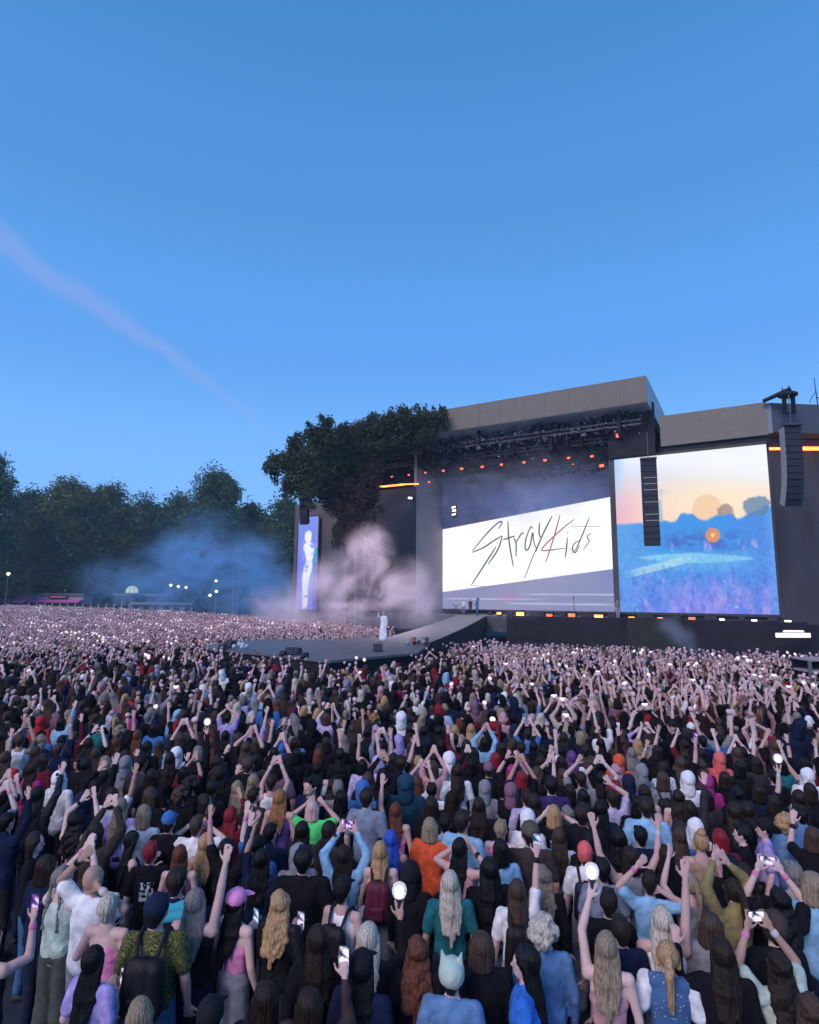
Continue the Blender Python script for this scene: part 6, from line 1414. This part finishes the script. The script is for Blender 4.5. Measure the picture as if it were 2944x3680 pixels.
def crowd_points():
    g = np.random.default_rng(5)
    # hexagonal-ish jittered rows
    xs = np.arange(-135, 60, .56); ys = np.arange(4, 150, .54); X, Y = np.meshgrid(xs, ys); X = X + (np.arange(len(ys)) % 2)[:, None] * .28; X = X.ravel() + g.normal(0, .13, X.size); Y = Y.ravel() + g.normal(0, .13, Y.size)
    far = [(-160, 150), (-105, 148), (-66, 118), (-39, 97), (-15, 67), (-3, 49), (1.5, 33.5), (8, 31), (19, 27), (30, 24), (40, 20), (40, 0), (-160, 0)]
    ok = in_poly(X, Y, far) & (abs(X) < Y * .80 + 5)
    dp = [(cen + (p - cen) * 1.10) for p in dk]; ok &= ~in_poly(X, Y, [(p.x, p.y) for p in dp])
    ok &= ~in_poly(X, Y, [(r0.x - 1, r0.y - 1), (r1.x + 1, r1.y - 1), (e1.x + 2, e1.y), (e0.x - 1.5, e0.y)])
    X, Y = X[ok], Y[ok]
    # nothing where the individually built people stand or nearer than they do
    N_ = np.array([[p['x'], p['y']] for p in PPL]); d = np.empty(len(X))
    near = Y < 22
    d[:] = 9; d[near] = np.sqrt(((X[near, None] - N_[None, :, 0]) ** 2 + (Y[near, None] - N_[None, :, 1]) ** 2).min(1))
    bh = Y > 8.2
    ok = (d > .42) & bh; return X[ok], Y[ok], g
def build_crowd():
    X, Y, g = crowd_points(); dist = np.hypot(X, Y); n = len(X); tf = np.clip((dist - 11) / 24, 0, 1)
    la = [lod(s, .05) for s in SPECS]; lb = [lod(s, .014) for s in SPECS]; lc = [lod(s, .0055) for s in SPECS]; print('LOD', [len(l[1]) for l in la[:4]], [len(l[1]) for l in lb[:4]], [len(l[1]) for l in lc[:4]])
    pal_skin = np.array([(.62, .43, .42), (.56, .38, .37), (.64, .47, .47), (.34, .20, .17), (.20, .11, .09)]); pal_hair = np.array([HAIRC[k][1] for k in ('k', 'k', 'k', 'k', 'n', 'n', 'n', 'n', 'b', 'b', 'b', 'b', 'a', 'd', 'd', 'g', 'y', 'r', 'w')])
    cn = ['black'] * 34 + ['navy'] * 6 + ['charcoal'] * 8 + ['white'] * 3 + ['grey'] * 2 + ['slate', 'sky', 'paleblue', 'blue', 'denim', 'petrol', 'lilac', 'rose', 'wine', 'wine', 'brown', 'brown', 'umber', 'umber', 'olive', 'red', 'beige', 'mauve', 'mauve', 'maroon']; pal_c = np.array([CLOTH[c] for c in cn])
    sp = np.empty(n, int)
    for i in range(n): w = WT_NEAR * (1 - tf[i]) + WT_FAR * tf[i]; sp[i] = g.choice(len(SPECS), p=w / w.sum())
    fd = (X > -17) & (X < 3) & (Y > 12) & (Y < 32); calm = fd & (g.random(n) < .85); sp[calm] = g.choice([0, 1, 9, 13], calm.sum())
    yaw = np.arctan2(-(X - 6), np.clip(60 - Y, 8, 60)) * -1 * -1 * .35 - .1 + g.normal(0, .28, n); sz = g.normal(.97, .045, n); sw = sz * g.normal(1.0, .05, n)
    dj = dist + np.clip(g.normal(0, 1, n), -2, 2) * np.where(dist > 40, 7, 3)
    VV = []; FF = []; CC = []; GG = []; base = 0
    for lodset, sel in ((la, dj < 26), (lb, (dj >= 26) & (dj < 52)), (lc, dj >= 52)):
        for k, (v, f, s) in enumerate(lodset):
            ids = np.where(sel & (sp == k))[0]; m = len(ids)
            if not m: continue
            c, sn = np.cos(yaw[ids])[:, None], np.sin(yaw[ids])[:, None]; x = v[None, :, 0] * sw[ids][:, None]; y = v[None, :, 1] * sw[ids][:, None]; z = v[None, :, 2] * sz[ids][:, None]
            # leaning of raised parts varies from one figure to the next
            lean = np.clip(z - 1.35, 0, None); lx = g.normal(0, .16, m)[:, None] * lean; ly = g.normal(.04, .16, m)[:, None] * lean * (z > 1.78)
            x = x + lx; y = y + ly
            P = np.stack([x * c - y * sn + X[ids][:, None], x * sn + y * c + Y[ids][:, None], z * np.ones_like(x)], 2).reshape(-1, 3)
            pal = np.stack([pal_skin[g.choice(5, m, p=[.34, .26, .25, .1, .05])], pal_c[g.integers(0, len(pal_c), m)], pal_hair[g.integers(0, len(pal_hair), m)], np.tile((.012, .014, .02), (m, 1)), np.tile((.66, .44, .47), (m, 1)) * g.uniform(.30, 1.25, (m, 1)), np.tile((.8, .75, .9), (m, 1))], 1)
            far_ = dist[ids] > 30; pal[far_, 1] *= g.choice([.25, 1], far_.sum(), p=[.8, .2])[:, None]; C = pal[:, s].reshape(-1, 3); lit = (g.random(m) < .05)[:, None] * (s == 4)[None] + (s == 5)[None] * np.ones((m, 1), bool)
            VV.append(P); CC.append(C); GG.append(lit.reshape(-1)); nv = len(v); FF.append((f[None] + (np.arange(m) * nv)[:, None, None]).reshape(-1, 3) + base); base += m * nv
    V = np.concatenate(VV); F = np.concatenate(FF); C = np.concatenate(CC); G = np.concatenate(GG)
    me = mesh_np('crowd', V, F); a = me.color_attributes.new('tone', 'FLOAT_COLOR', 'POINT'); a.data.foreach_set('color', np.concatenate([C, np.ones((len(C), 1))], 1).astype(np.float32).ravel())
    ga = me.attributes.new('glow', 'FLOAT', 'POINT'); ga.data.foreach_set('value', G.astype(np.float32)); me.polygons.foreach_set('use_smooth', np.ones(len(me.polygons), dtype=bool))
    m = mat('crowd_cloth_and_skin', (.5, .5, .5), .8, attr='tone', spec=.1); nt = m.node_tree; at_ = nt.nodes.new('ShaderNodeAttribute'); at_.attribute_name = 'glow'; mm = nt.nodes.new('ShaderNodeMath'); mm.operation = 'MULTIPLY'; mm.inputs[1].default_value = .8
    nt.links.new(at_.outputs['Fac'], mm.inputs[0]); p = nt.nodes['Principled BSDF']; p.inputs['Emission Color'].default_value = (1, .9, .95, 1); nt.links.new(mm.outputs[0], p.inputs['Emission Strength'])
    ob('crowd', me, m, None, kind='stuff', label='dense crowd with raised pinkish hands and globe light sticks reaching to the stage'); print('CROWD', n, len(F))
build_crowd()
print('PEOPLE', len(PPL), 'meshes', len(CACHE))
# ---------------------------------------------------------------- evening air
def air():
    b = MB().box((-30, 300, 19), (700, 640, 42)); o = b.build('haze', None, None, kind='stuff'); m = bpy.data.materials.new('haze'); m.use_nodes = True; N = m.node_tree.nodes; N.clear(); out = N.new('ShaderNodeOutputMaterial'); v = N.new('ShaderNodeVolumePrincipled')
    v.inputs['Color'].default_value = (.55, .75, 1, 1); v.inputs['Density'].default_value = .0005; m.node_tree.links.new(v.outputs[0], out.inputs['Volume']); o.data.materials.append(m)
air()
